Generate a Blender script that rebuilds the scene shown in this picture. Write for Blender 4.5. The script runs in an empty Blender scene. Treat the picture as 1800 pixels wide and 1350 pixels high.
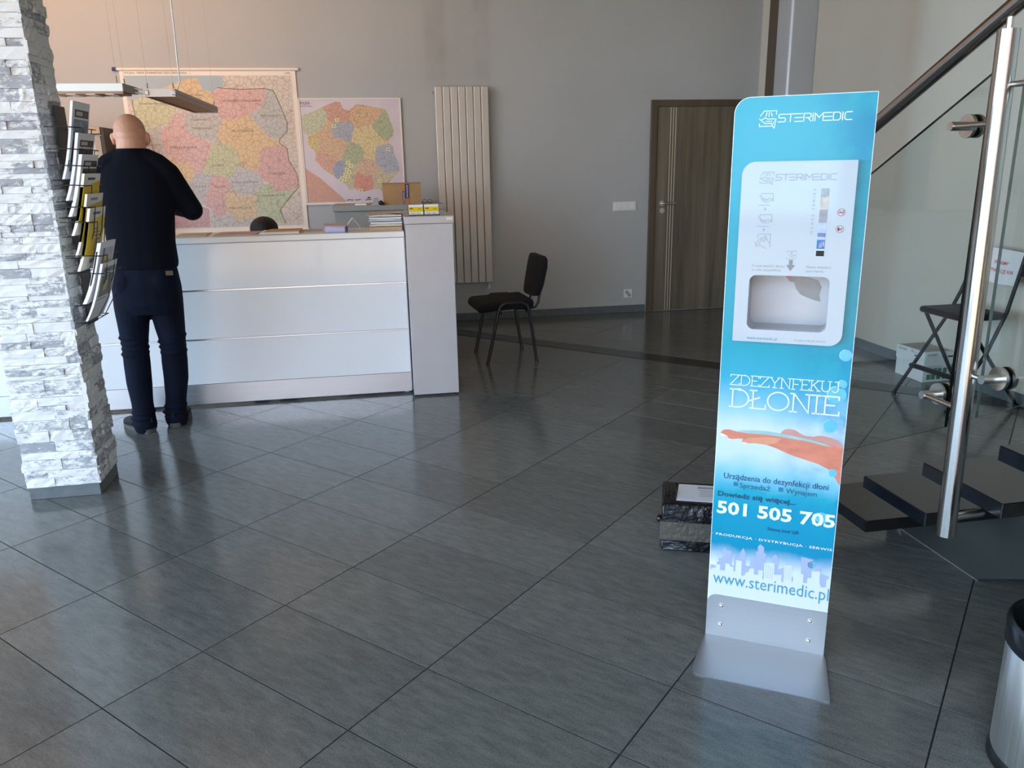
import bpy, bmesh, math, random
from mathutils import Matrix, Vector
R = math.radians
C = bpy.context.scene.collection
SC = bpy.context.scene

# ------------------------------------------------------------------ camera, world, sun, exposure
cam_d = bpy.data.cameras.new('camera')
cam_d.sensor_fit = 'HORIZONTAL'
cam_d.sensor_width = 36.0
cam_d.lens = 1383.85 / 1800 * 36.0
cam_d.clip_start = 0.02
cam = bpy.data.objects.new('camera', cam_d)
C.objects.link(cam)
_p, _r, _t = 0.269194383, -0.0188186336, R(9.80603730826072)
_fw = Vector((0, math.cos(_p), -math.sin(_p)))
_up0 = Vector((0, math.sin(_p), math.cos(_p)))
_ri = math.cos(_r) * Vector((1, 0, 0)) + math.sin(_r) * _up0
_up = math.cos(_r) * _up0 - math.sin(_r) * Vector((1, 0, 0))
_rot = Matrix.Rotation(-_t, 3, 'Z')
_ri, _up, _fw = _rot @ _ri, _rot @ _up, _rot @ _fw
cam.matrix_world = Matrix(((_ri.x, _up.x, -_fw.x, 0), (_ri.y, _up.y, -_fw.y, 0), (_ri.z, _up.z, -_fw.z, 1.47885), (0, 0, 0, 1)))
SC.camera = cam

SC.view_settings.view_transform = 'Standard'
SC.view_settings.look = 'None'
SC.view_settings.gamma = 1.0
SC.view_settings.use_curve_mapping = False
SC.view_settings.exposure = 1.75

wd = bpy.data.worlds.new('world')
SC.world = wd
wd.use_nodes = True
nt = wd.node_tree
nt.nodes.clear()
wo = nt.nodes.new('ShaderNodeOutputWorld')
wb = nt.nodes.new('ShaderNodeBackground')
wt = nt.nodes.new('ShaderNodeTexSky')
wt.sky_type = 'HOSEK_WILKIE'
wt.turbidity = 4.0
wt.ground_albedo = 0.35
wt.sun_direction = Vector((0.8, 0.1, 0.62)).normalized()
wm = nt.nodes.new('ShaderNodeMixRGB')
wm.blend_type = 'MIX'
wm.inputs[0].default_value = 0.6
wm.inputs[2].default_value = (0.57, 0.78, 1.0, 1)
nt.links.new(wt.outputs[0], wm.inputs[1])
nt.links.new(wm.outputs[0], wb.inputs[0])
wb.inputs[1].default_value = 4.5
nt.links.new(wb.outputs[0], wo.inputs[0])

lamp_d = bpy.data.lights.new('added_warm_light', 'AREA')   # added warm light without a fixture, tints the upper left back wall
lamp_d.shape = 'RECTANGLE'
lamp_d.size, lamp_d.size_y = 4.0, 0.4
lamp_d.color = (1.0, 0.46, 0.19)
lamp_d.energy = 22
lamp = bpy.data.objects.new('added_warm_light', lamp_d)
C.objects.link(lamp)
lamp.location = (-2.9, 6.1, 3.45)
lamp.rotation_euler = Vector((0.25, 1.0, -0.22)).to_track_quat('-Z', 'Y').to_euler()

sun_d = bpy.data.lights.new('sun', 'SUN')
sun_d.energy = 9.0
sun_d.angle = R(0.6)
sun_d.color = (1.0, 0.87, 0.70)
sun = bpy.data.objects.new('sun', sun_d)
C.objects.link(sun)
sun.rotation_euler = Vector((-0.80, -0.10, -0.60)).to_track_quat('-Z', 'Y').to_euler()

for _n, _x0, _x1, _z0, _z1 in (('portal', -5.6, 0.9, 0.05, 3.4), ('portal_left', -1.9, 4.9, 0.3, 3.4)):
    pd = bpy.data.lights.new(_n, 'AREA')
    pd.shape = 'RECTANGLE'
    pd.size, pd.size_y = _x1 - _x0, _z1 - _z0
    pd.cycles.is_portal = True
    po = bpy.data.objects.new(_n, pd)
    C.objects.link(po)
    if _n == 'portal':
        po.location = ((_x0 + _x1) / 2, -2.05, (_z0 + _z1) / 2)
        po.rotation_euler = (R(90), 0, 0)
    else:
        po.location = (-5.75, (_x0 + _x1) / 2, (_z0 + _z1) / 2)
        po.rotation_euler = (R(90), 0, R(-90))

# ------------------------------------------------------------------ materials
def lin(h):
    h = h.lstrip('#')
    v = [int(h[i:i + 2], 16) / 255 for i in (0, 2, 4)]
    return tuple(c / 12.92 if c <= 0.04045 else ((c + 0.055) / 1.055) ** 2.4 for c in v) + (1,)

MATS = {}
def nodes_of(name):
    m = bpy.data.materials.new(name)
    m.use_nodes = True
    t = m.node_tree
    b = t.nodes['Principled BSDF']
    return m, t, b

def N(t, kind, **kw):
    n = t.nodes.new(kind)
    for k, v in kw.items():
        setattr(n, k, v)
    return n

def pm(name, hexc, rough=0.5, metal=0.0, spec=0.5, vary=0.06, scale=6.0, bump=0.0, bscale=60.0, coat=0.0, stretch=None):
    """principled with a slight procedural variation of tone and optional fine relief"""
    if name in MATS:
        return MATS[name]
    m, t, b = nodes_of(name)
    c = lin(hexc)
    b.inputs['Roughness'].default_value = rough
    b.inputs['Metallic'].default_value = metal
    b.inputs['Specular IOR Level'].default_value = spec
    b.inputs['Coat Weight'].default_value = coat
    b.inputs['Coat Roughness'].default_value = 0.05
    b.inputs['Base Color'].default_value = c
    tc = N(t, 'ShaderNodeTexCoord')
    mp = N(t, 'ShaderNodeMapping')
    if stretch:
        mp.inputs['Scale'].default_value = stretch
    t.links.new(tc.outputs['Object'], mp.inputs[0])
    if vary:
        n = N(t, 'ShaderNodeTexNoise')
        n.inputs['Scale'].default_value = scale
        n.inputs['Detail'].default_value = 5
        t.links.new(mp.outputs[0], n.inputs['Vector'])
        r = N(t, 'ShaderNodeValToRGB')
        r.color_ramp.elements[0].position = 0.3
        r.color_ramp.elements[1].position = 0.7
        r.color_ramp.elements[0].color = tuple(x * (1 - vary) for x in c[:3]) + (1,)
        r.color_ramp.elements[1].color = tuple(min(1, x * (1 + vary)) for x in c[:3]) + (1,)
        t.links.new(n.outputs[0], r.inputs[0])
        t.links.new(r.outputs[0], b.inputs['Base Color'])
    if bump:
        n2 = N(t, 'ShaderNodeTexNoise')
        n2.inputs['Scale'].default_value = bscale
        n2.inputs['Detail'].default_value = 4
        t.links.new(mp.outputs[0], n2.inputs['Vector'])
        bp = N(t, 'ShaderNodeBump')
        bp.inputs['Strength'].default_value = bump
        bp.inputs['Distance'].default_value = 0.01
        t.links.new(n2.outputs[0], bp.inputs['Height'])
        t.links.new(bp.outputs[0], b.inputs['Normal'])
    MATS[name] = m
    return m

def mat_tile():
    m, t, b = nodes_of('floor_tile')
    g = N(t, 'ShaderNodeNewGeometry')
    oi = N(t, 'ShaderNodeObjectInfo')
    ro = N(t, 'ShaderNodeVectorRotate', rotation_type='Z_AXIS')
    ro.inputs['Angle'].default_value = R(45)
    t.links.new(g.outputs['Position'], ro.inputs['Vector'])
    add = N(t, 'ShaderNodeVectorMath', operation='ADD')
    sc = N(t, 'ShaderNodeVectorMath', operation='SCALE')
    cmb = N(t, 'ShaderNodeCombineXYZ')
    for i in range(3):
        t.links.new(oi.outputs['Random'], cmb.inputs[i])
    t.links.new(cmb.outputs[0], sc.inputs[0])
    sc.inputs['Scale'].default_value = 37.0
    t.links.new(ro.outputs[0], add.inputs[0])
    t.links.new(sc.outputs[0], add.inputs[1])
    mp = N(t, 'ShaderNodeMapping')
    mp.inputs['Scale'].default_value = (7, 26, 2)
    t.links.new(add.outputs[0], mp.inputs[0])
    n = N(t, 'ShaderNodeTexNoise')
    n.inputs['Scale'].default_value = 1.6
    n.inputs['Detail'].default_value = 9
    n.inputs['Roughness'].default_value = 0.72
    t.links.new(mp.outputs[0], n.inputs['Vector'])
    n3 = N(t, 'ShaderNodeTexNoise')
    n3.inputs['Scale'].default_value = 190
    n3.inputs['Detail'].default_value = 3
    t.links.new(g.outputs['Position'], n3.inputs['Vector'])
    mx = N(t, 'ShaderNodeMixRGB')
    mx.inputs[0].default_value = 0.42
    t.links.new(n.outputs[0], mx.inputs[1])
    t.links.new(n3.outputs[0], mx.inputs[2])
    r = N(t, 'ShaderNodeValToRGB')
    r.color_ramp.elements[0].position = 0.34
    r.color_ramp.elements[1].position = 0.68
    r.color_ramp.elements[0].color = lin('#4a4c4b')
    r.color_ramp.elements[1].color = lin('#707270')
    t.links.new(mx.outputs[0], r.inputs[0])
    hv = N(t, 'ShaderNodeHueSaturation')
    mr = N(t, 'ShaderNodeMapRange')
    mr.inputs['To Min'].default_value = 0.88
    mr.inputs['To Max'].default_value = 1.12
    t.links.new(oi.outputs['Random'], mr.inputs[0])
    t.links.new(mr.outputs[0], hv.inputs['Value'])
    t.links.new(r.outputs[0], hv.inputs['Color'])
    t.links.new(hv.outputs[0], b.inputs['Base Color'])
    rr = N(t, 'ShaderNodeMapRange')
    rr.inputs['To Min'].default_value = 0.11
    rr.inputs['To Max'].default_value = 0.21
    t.links.new(n.outputs[0], rr.inputs[0])
    t.links.new(rr.outputs[0], b.inputs['Roughness'])
    bp = N(t, 'ShaderNodeBump')
    bp.inputs['Strength'].default_value = 0.02
    bp.inputs['Distance'].default_value = 0.002
    t.links.new(mx.outputs[0], bp.inputs['Height'])
    t.links.new(bp.outputs[0], b.inputs['Normal'])
    b.inputs['Specular IOR Level'].default_value = 0.55
    return m

def mat_stone():
    m, t, b = nodes_of('split_stone')
    g = N(t, 'ShaderNodeNewGeometry')
    oi = N(t, 'ShaderNodeObjectInfo')
    mp = N(t, 'ShaderNodeMapping')
    mp.inputs['Scale'].default_value = (1, 1, 2.2)
    t.links.new(g.outputs['Position'], mp.inputs[0])
    n = N(t, 'ShaderNodeTexNoise')
    n.inputs['Scale'].default_value = 26
    n.inputs['Detail'].default_value = 10
    n.inputs['Roughness'].default_value = 0.75
    t.links.new(mp.outputs[0], n.inputs['Vector'])
    mr = N(t, 'ShaderNodeMapRange')
    mr.inputs['To Min'].default_value = -0.20
    mr.inputs['To Max'].default_value = 0.10
    t.links.new(oi.outputs['Random'], mr.inputs[0])
    ad = N(t, 'ShaderNodeMath', operation='ADD')
    t.links.new(n.outputs[0], ad.inputs[0])
    t.links.new(mr.outputs[0], ad.inputs[1])
    r = N(t, 'ShaderNodeValToRGB')
    r.color_ramp.elements[0].position = 0.47
    r.color_ramp.elements[1].position = 0.56
    r.color_ramp.elements[0].color = lin('#d9d9d8')
    r.color_ramp.elements[1].color = lin('#9a9ca1')
    t.links.new(ad.outputs[0], r.inputs[0])
    t.links.new(r.outputs[0], b.inputs['Base Color'])
    b.inputs['Roughness'].default_value = 0.85
    bp = N(t, 'ShaderNodeBump')
    bp.inputs['Strength'].default_value = 0.5
    bp.inputs['Distance'].default_value = 0.006
    t.links.new(n.outputs[0], bp.inputs['Height'])
    t.links.new(bp.outputs[0], b.inputs['Normal'])
    return m

def mat_wood(name, c0, c1, rough=0.45, axis='Z', scale=9.0):
    if name in MATS:
        return MATS[name]
    m, t, b = nodes_of(name)
    tc = N(t, 'ShaderNodeTexCoord')
    mp = N(t, 'ShaderNodeMapping')
    mp.inputs['Scale'].default_value = (1, 1, 0.05) if axis == 'Z' else (0.05, 1, 1)
    t.links.new(tc.outputs['Object'], mp.inputs[0])
    n = N(t, 'ShaderNodeTexNoise')
    n.inputs['Scale'].default_value = scale
    n.inputs['Detail'].default_value = 7
    n.inputs['Roughness'].default_value = 0.65
    t.links.new(mp.outputs[0], n.inputs['Vector'])
    r = N(t, 'ShaderNodeValToRGB')
    r.color_ramp.elements[0].position = 0.3
    r.color_ramp.elements[1].position = 0.72
    r.color_ramp.elements[0].color = lin(c0)
    r.color_ramp.elements[1].color = lin(c1)
    t.links.new(n.outputs[0], r.inputs[0])
    t.links.new(r.outputs[0], b.inputs['Base Color'])
    b.inputs['Roughness'].default_value = rough
    MATS[name] = m
    return m

def mat_brushed(name, hexc, rough, axis):
    m, t, b = nodes_of(name)
    b.inputs['Metallic'].default_value = 1.0
    tc = N(t, 'ShaderNodeTexCoord')
    mp = N(t, 'ShaderNodeMapping')
    s = [220, 220, 220]
    s['XYZ'.index(axis)] = 3
    mp.inputs['Scale'].default_value = s
    t.links.new(tc.outputs['Object'], mp.inputs[0])
    n = N(t, 'ShaderNodeTexNoise')
    n.inputs['Scale'].default_value = 1
    n.inputs['Detail'].default_value = 3
    t.links.new(mp.outputs[0], n.inputs['Vector'])
    c = lin(hexc)
    r = N(t, 'ShaderNodeValToRGB')
    r.color_ramp.elements[0].color = tuple(x * .85 for x in c[:3]) + (1,)
    r.color_ramp.elements[1].color = c
    t.links.new(n.outputs[0], r.inputs[0])
    t.links.new(r.outputs[0], b.inputs['Base Color'])
    mr = N(t, 'ShaderNodeMapRange')
    mr.inputs['To Min'].default_value = rough * .8
    mr.inputs['To Max'].default_value = rough * 1.3
    t.links.new(n.outputs[0], mr.inputs[0])
    t.links.new(mr.outputs[0], b.inputs['Roughness'])
    return m

def mat_glass():
    m, t, b = nodes_of('clear_glass')
    t.nodes.remove(b)
    out = t.nodes['Material Output']
    tr = N(t, 'ShaderNodeBsdfTransparent')
    tr.inputs[0].default_value = (0.93, 0.96, 0.95, 1)
    gl = N(t, 'ShaderNodeBsdfGlossy')
    gl.inputs['Roughness'].default_value = 0.01
    fr = N(t, 'ShaderNodeFresnel')
    fr.inputs['IOR'].default_value = 1.5
    mx = N(t, 'ShaderNodeMixShader')
    t.links.new(fr.outputs[0], mx.inputs[0])
    t.links.new(tr.outputs[0], mx.inputs[1])
    t.links.new(gl.outputs[0], mx.inputs[2])
    t.links.new(mx.outputs[0], out.inputs[0])
    return m

def mat_print():
    """the printed cyan backdrop of the stand: clouds of lighter and deeper blue, a white glow round the hand"""
    m, t, b = nodes_of('printed_cyan')
    tc = N(t, 'ShaderNodeTexCoord')
    sp = N(t, 'ShaderNodeSeparateXYZ')
    t.links.new(tc.outputs['Object'], sp.inputs[0])
    mr = N(t, 'ShaderNodeMapRange')
    mr.inputs['From Max'].default_value = 1.65
    t.links.new(sp.outputs['Z'], mr.inputs[0])
    r = N(t, 'ShaderNodeValToRGB')
    cr = r.color_ramp
    stops = [(0.0, (200, 206, 220)), (0.155, (200, 206, 220)), (0.2, (8, 126, 160)), (0.27, (10, 134, 166)), (0.31, (30, 146, 170)), (0.345, (122, 180, 204)), (0.38, (180, 198, 220)), (0.43, (186, 200, 222)),
             (0.465, (136, 182, 206)), (0.52, (48, 150, 178)), (0.58, (14, 142, 164)), (0.8, (16, 142, 164)), (1.0, (32, 152, 174))]
    rgb = lambda c: tuple((q / 255) ** 2.2 for q in c) + (1,)
    cr.elements[0].position, cr.elements[0].color = stops[0][0], rgb(stops[0][1])
    cr.elements[1].position, cr.elements[1].color = stops[-1][0], rgb(stops[-1][1])
    for p, c in stops[1:-1]:
        e = cr.elements.new(p)
        e.color = rgb(c)
    n = N(t, 'ShaderNodeTexNoise')
    n.inputs['Scale'].default_value = 7
    n.inputs['Detail'].default_value = 3
    t.links.new(tc.outputs['Object'], n.inputs['Vector'])
    ma = N(t, 'ShaderNodeMath', operation='MULTIPLY_ADD')
    ma.inputs[1].default_value = 0.05
    t.links.new(n.outputs[0], ma.inputs[0])
    sb = N(t, 'ShaderNodeMath', operation='SUBTRACT')
    t.links.new(mr.outputs[0], sb.inputs[0])
    sb.inputs[1].default_value = 0.025
    t.links.new(sb.outputs[0], ma.inputs[2])
    t.links.new(ma.outputs[0], r.inputs[0])
    # deeper blue clouds to the right of the sheet
    n2 = N(t, 'ShaderNodeTexNoise')
    n2.inputs['Scale'].default_value = 11
    n2.inputs['Detail'].default_value = 6
    t.links.new(tc.outputs['Object'], n2.inputs['Vector'])
    mx = N(t, 'ShaderNodeMixRGB')
    mx.inputs[2].default_value = lin('#0a78a3')
    xr = N(t, 'ShaderNodeMapRange')
    xr.inputs['From Min'].default_value = 0.16
    xr.inputs['From Max'].default_value = 0.36
    t.links.new(sp.outputs['X'], xr.inputs[0])
    zr = N(t, 'ShaderNodeMapRange')
    zr.inputs['From Min'].default_value = 0.27
    zr.inputs['From Max'].default_value = 0.33
    t.links.new(sp.outputs['Z'], zr.inputs[0])
    cl = N(t, 'ShaderNodeMapRange')
    cl.inputs['From Min'].default_value = 0.42
    cl.inputs['From Max'].default_value = 0.62
    t.links.new(n2.outputs[0], cl.inputs[0])
    m1 = N(t, 'ShaderNodeMath', operation='MULTIPLY')
    t.links.new(xr.outputs[0], m1.inputs[0])
    t.links.new(cl.outputs[0], m1.inputs[1])
    m2 = N(t, 'ShaderNodeMath', operation='MULTIPLY')
    t.links.new(m1.outputs[0], m2.inputs[0])
    t.links.new(zr.outputs[0], m2.inputs[1])
    m3 = N(t, 'ShaderNodeMath', operation='MULTIPLY')
    t.links.new(m2.outputs[0], m3.inputs[0])
    m3.inputs[1].default_value = 0.75
    t.links.new(m3.outputs[0], mx.inputs[0])
    t.links.new(r.outputs[0], mx.inputs[1])
    t.links.new(mx.outputs[0], b.inputs['Base Color'])
    b.inputs['Roughness'].default_value = 0.13
    b.inputs['Specular IOR Level'].default_value = 0.28
    return m

def mat_wall():
    """grey wall paint with the faint dust stain that warm air left above the radiator"""
    m = pm('wall_paint', '#b0b2b0', 0.85, vary=0.03, scale=1.4, bump=0.08, bscale=220)
    t = m.node_tree
    b = t.nodes['Principled BSDF']
    src = b.inputs['Base Color'].links[0].from_socket
    g = N(t, 'ShaderNodeNewGeometry')
    sp = N(t, 'ShaderNodeSeparateXYZ')
    t.links.new(g.outputs['Position'], sp.inputs[0])
    def bandx(c, w):
        d = N(t, 'ShaderNodeMath', operation='SUBTRACT')
        d.inputs[1].default_value = c
        t.links.new(sp.outputs['X'], d.inputs[0])
        a = N(t, 'ShaderNodeMath', operation='ABSOLUTE')
        t.links.new(d.outputs[0], a.inputs[0])
        r = N(t, 'ShaderNodeMapRange', interpolation_type='SMOOTHSTEP')
        r.inputs['From Min'].default_value = w
        r.inputs['From Max'].default_value = w * .4
        t.links.new(a.outputs[0], r.inputs[0])
        return r.outputs[0]
    s1, s2, s3 = bandx(.69, .13), bandx(1.12, .10), bandx(.90, .42)
    mx = N(t, 'ShaderNodeMath', operation='MAXIMUM')
    t.links.new(s1, mx.inputs[0])
    t.links.new(s2, mx.inputs[1])
    ma = N(t, 'ShaderNodeMath', operation='MULTIPLY_ADD')
    t.links.new(s3, ma.inputs[0])
    ma.inputs[1].default_value = .8
    t.links.new(mx.outputs[0], ma.inputs[2])
    zr = N(t, 'ShaderNodeMapRange', interpolation_type='SMOOTHSTEP')
    zr.inputs['From Min'].default_value = 2.16
    zr.inputs['From Max'].default_value = 2.30
    t.links.new(sp.outputs['Z'], zr.inputs[0])
    n = N(t, 'ShaderNodeTexNoise')
    n.inputs['Scale'].default_value = 5
    t.links.new(g.outputs['Position'], n.inputs['Vector'])
    m1 = N(t, 'ShaderNodeMath', operation='MULTIPLY')
    t.links.new(ma.outputs[0], m1.inputs[0])
    t.links.new(zr.outputs[0], m1.inputs[1])
    m2 = N(t, 'ShaderNodeMath', operation='MULTIPLY')
    t.links.new(m1.outputs[0], m2.inputs[0])
    t.links.new(n.outputs[0], m2.inputs[1])
    m3 = N(t, 'ShaderNodeMath', operation='MULTIPLY', use_clamp=True)
    t.links.new(m2.outputs[0], m3.inputs[0])
    m3.inputs[1].default_value = .24
    mix = N(t, 'ShaderNodeMixRGB')
    mix.inputs[2].default_value = lin('#7a6658')
    t.links.new(m3.outputs[0], mix.inputs[0])
    t.links.new(src, mix.inputs[1])
    t.links.new(mix.outputs[0], b.inputs['Base Color'])
    return m

def mat_map(name, hexc, road='#8f7a74', scale=22.0):
    """a map tint with a fine printed net of roads"""
    if name in MATS:
        return MATS[name]
    m, t, b = nodes_of(name)
    g = N(t, 'ShaderNodeNewGeometry')
    n = N(t, 'ShaderNodeTexNoise')
    n.inputs['Scale'].default_value = 14
    t.links.new(g.outputs['Position'], n.inputs['Vector'])
    ad = N(t, 'ShaderNodeMixRGB')
    ad.blend_type = 'ADD'
    ad.inputs[0].default_value = 0.05
    t.links.new(g.outputs['Position'], ad.inputs[1])
    t.links.new(n.outputs[1], ad.inputs[2])
    v = N(t, 'ShaderNodeTexVoronoi', feature='DISTANCE_TO_EDGE')
    v.inputs['Scale'].default_value = scale
    t.links.new(ad.outputs[0], v.inputs['Vector'])
    r = N(t, 'ShaderNodeValToRGB')
    r.color_ramp.elements[0].position = 0.0
    r.color_ramp.elements[1].position = 0.085
    c = lin(hexc)
    rd = lin(road)
    r.color_ramp.elements[0].color = tuple(a * .50 + q * .50 for a, q in zip(rd, c))
    r.color_ramp.elements[1].color = c
    t.links.new(v.outputs['Distance'], r.inputs[0])
    n2 = N(t, 'ShaderNodeTexNoise')
    n2.inputs['Scale'].default_value = 60
    n2.inputs['Detail'].default_value = 3
    t.links.new(g.outputs['Position'], n2.inputs['Vector'])
    mx = N(t, 'ShaderNodeMixRGB')
    mx.blend_type = 'MULTIPLY'
    mx.inputs[0].default_value = 0.16
    t.links.new(r.outputs[0], mx.inputs[1])
    t.links.new(n2.outputs[0], mx.inputs[2])
    t.links.new(mx.outputs[0], b.inputs['Base Color'])
    b.inputs['Roughness'].default_value = 0.5
    MATS[name] = m
    return m

WALL = mat_wall()
WALLR = pm('wall_paint_light', '#cdc7b9', 0.85, vary=0.03, scale=1.4, bump=0.08, bscale=220)
CEIL = pm('ceiling_paint', '#a48f70', 0.8, vary=0.05)
TILE = mat_tile()
GROUT = pm('grout', '#191a1b', 0.8, vary=0.1)
BAND = pm('dark_band_tile', '#1d1e20', 0.22, vary=0.15, scale=30)
SKIRT = pm('skirting_tile', '#5d6365', 0.4, vary=0.12, scale=24)
STONE = mat_stone()
DOORW = mat_wood('door_wood', '#494133', '#7f7462', 0.42)
FRAMEW = mat_wood('door_frame_wood', '#463a2c', '#62543f', 0.45)
CHROME = pm('satin_metal', '#c9c7c2', 0.28, 1.0, vary=0)
STEELZ = mat_brushed('brushed_steel_upright', '#b0aeaa', 0.17, 'Z')
STEELX = mat_brushed('brushed_steel_flat', '#b2b4b7', 0.40, 'X')
HANDR = pm('handrail_steel', '#a9a29c', 0.22, 1.0, vary=0.05)
BLACKM = pm('black_metal', '#141416', 0.35, vary=0, spec=0.5)
FABRIC = pm('black_fabric', '#08080a', 0.95, vary=0.2, scale=300, bump=0.3, bscale=500)
WHITEL = pm('white_laminate', '#dfe1e4', 0.16, vary=0.0, coat=0.3)
WHITET = pm('white_counter_top', '#ece9e4', 0.3, vary=0.0)
ALU = pm('aluminium_strip', '#cfd1d4', 0.3, 1.0, vary=0)
KICK = mat_brushed('kick_plate_aluminium', '#cdd0d4', 0.34, 'X')
SILVERL = pm('silver_laminate', '#b9b4b5', 0.35, metal=0.15, vary=0.03)
CABG = pm('grey_green_laminate', '#9a9d98', 0.5, vary=0.03)
RADM = pm('radiator_enamel', '#c6c0b6', 0.35, metal=0.25, vary=0.03)
PLAST = pm('white_plastic', '#e2e2de', 0.35, vary=0)
PAPER = pm('white_paper', '#e9e8ea', 0.7, vary=0.03)
PAPERB = pm('beige_paper', '#c9b39c', 0.7, vary=0.08, scale=14)
PAPERG = pm('grey_paper', '#c4bdb4', 0.7, vary=0.08, scale=14)
CARD = pm('cardboard', '#b18f63', 0.8, vary=0.06, scale=12)
GRANITE = pm('dark_granite', '#131110', 0.16, vary=0.35, scale=140, spec=0.6)
GRANEDGE = pm('dark_granite_edge', '#10151c', 0.2, vary=0.3, scale=60)
STRING = pm('dark_painted_steel', '#2f3230', 0.5, metal=0.0, vary=0.12, scale=10)
GLASS = mat_glass()
GEDGE = pm('glass_edge_green', '#05100c', 0.35, vary=0)
GEDGEL = pm('glass_edge_pale', '#8fa39d', 0.1, vary=0)
CYAN = mat_print()
WHITEP = pm('white_print', '#d3dae2', 0.2, vary=0)
EDGEP = pm('panel_edge_white', '#dfe9ee', 0.3, vary=0)
GREYP = pm('grey_print', '#7d868d', 0.3, vary=0)
NAVYP = pm('navy_print', '#16315c', 0.3, vary=0)
TEALP = pm('teal_print', '#1b4f6c', 0.3, vary=0)
TEALU = pm('teal_url_print', '#3f8aa0', 0.3, vary=0)
BLUEP = pm('blue_print', '#146a92', 0.3, vary=0)
LILAC = pm('lilac_print', '#98a3c4', 0.3, vary=0)
PALEB = pm('pale_bubble_print', '#58acc8', 0.2, vary=0.1, scale=30)
SKINP = pm('printed_skin', '#c2745c', 0.2, vary=0.12, scale=16, stretch=(1, 1, 2.5))
SKINP2 = pm('printed_skin_light', '#ca8766', 0.2, vary=0.1, scale=16)
GELP = pm('printed_gel', '#8fb0b2', 0.2, vary=0.1, scale=20)
REDP = pm('red_print', '#b2243a', 0.3, vary=0)
GLASSW = pm('white_backed_glass', '#aab5be', 0.05, vary=0, spec=0.3)
GREYIN = pm('dispenser_inside', '#b4b4b8', 0.35, vary=0.06)
WETP = pm('wet_patch', '#737d84', 0.12, vary=0.1, scale=30)
YELLOW = pm('yellow_print', '#e8c81e', 0.4, vary=0.05)
BLACKP = pm('black_print', '#17181b', 0.4, vary=0.1)
SKIN = pm('skin', '#d29a7f', 0.5, vary=0.08, scale=30)
KNIT = pm('navy_knit', '#070915', 0.95, vary=0.25, scale=120, bump=0.25, bscale=400, spec=0.2)
DENIM = pm('dark_denim', '#090f20', 0.9, vary=0.4, scale=10, bump=0.2, bscale=500, spec=0.2)
SHOE = pm('black_shoe', '#141416', 0.8, vary=0.2, scale=60)
SOLE = pm('grey_shoe_sole', '#4f4b46', 0.7, vary=0.1)
HAIRD = pm('dark_hair', '#140d0a', 0.6, vary=0.4, scale=90, bump=0.6, bscale=160)
HAIRB = pm('cropped_hair', '#c8947a', 0.7, vary=0.10, scale=80)
FOIL = pm('black_stretch_film', '#0c0d12', 0.18, vary=0.3, scale=30, bump=0.7, bscale=35)
FOILG = pm('grey_packing_tape', '#4f4a43', 0.3, vary=0.15, scale=40, bump=0.4, bscale=60)
COLM = pm('silver_steel_paint', '#a9a9aa', 0.4, metal=0.3, vary=0.02)
DARKB = pm('dark_brown_board', '#2e241a', 0.5, vary=0.15)
BEIGEB = pm('beige_board', '#cbbfae', 0.5, vary=0.04)

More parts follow.
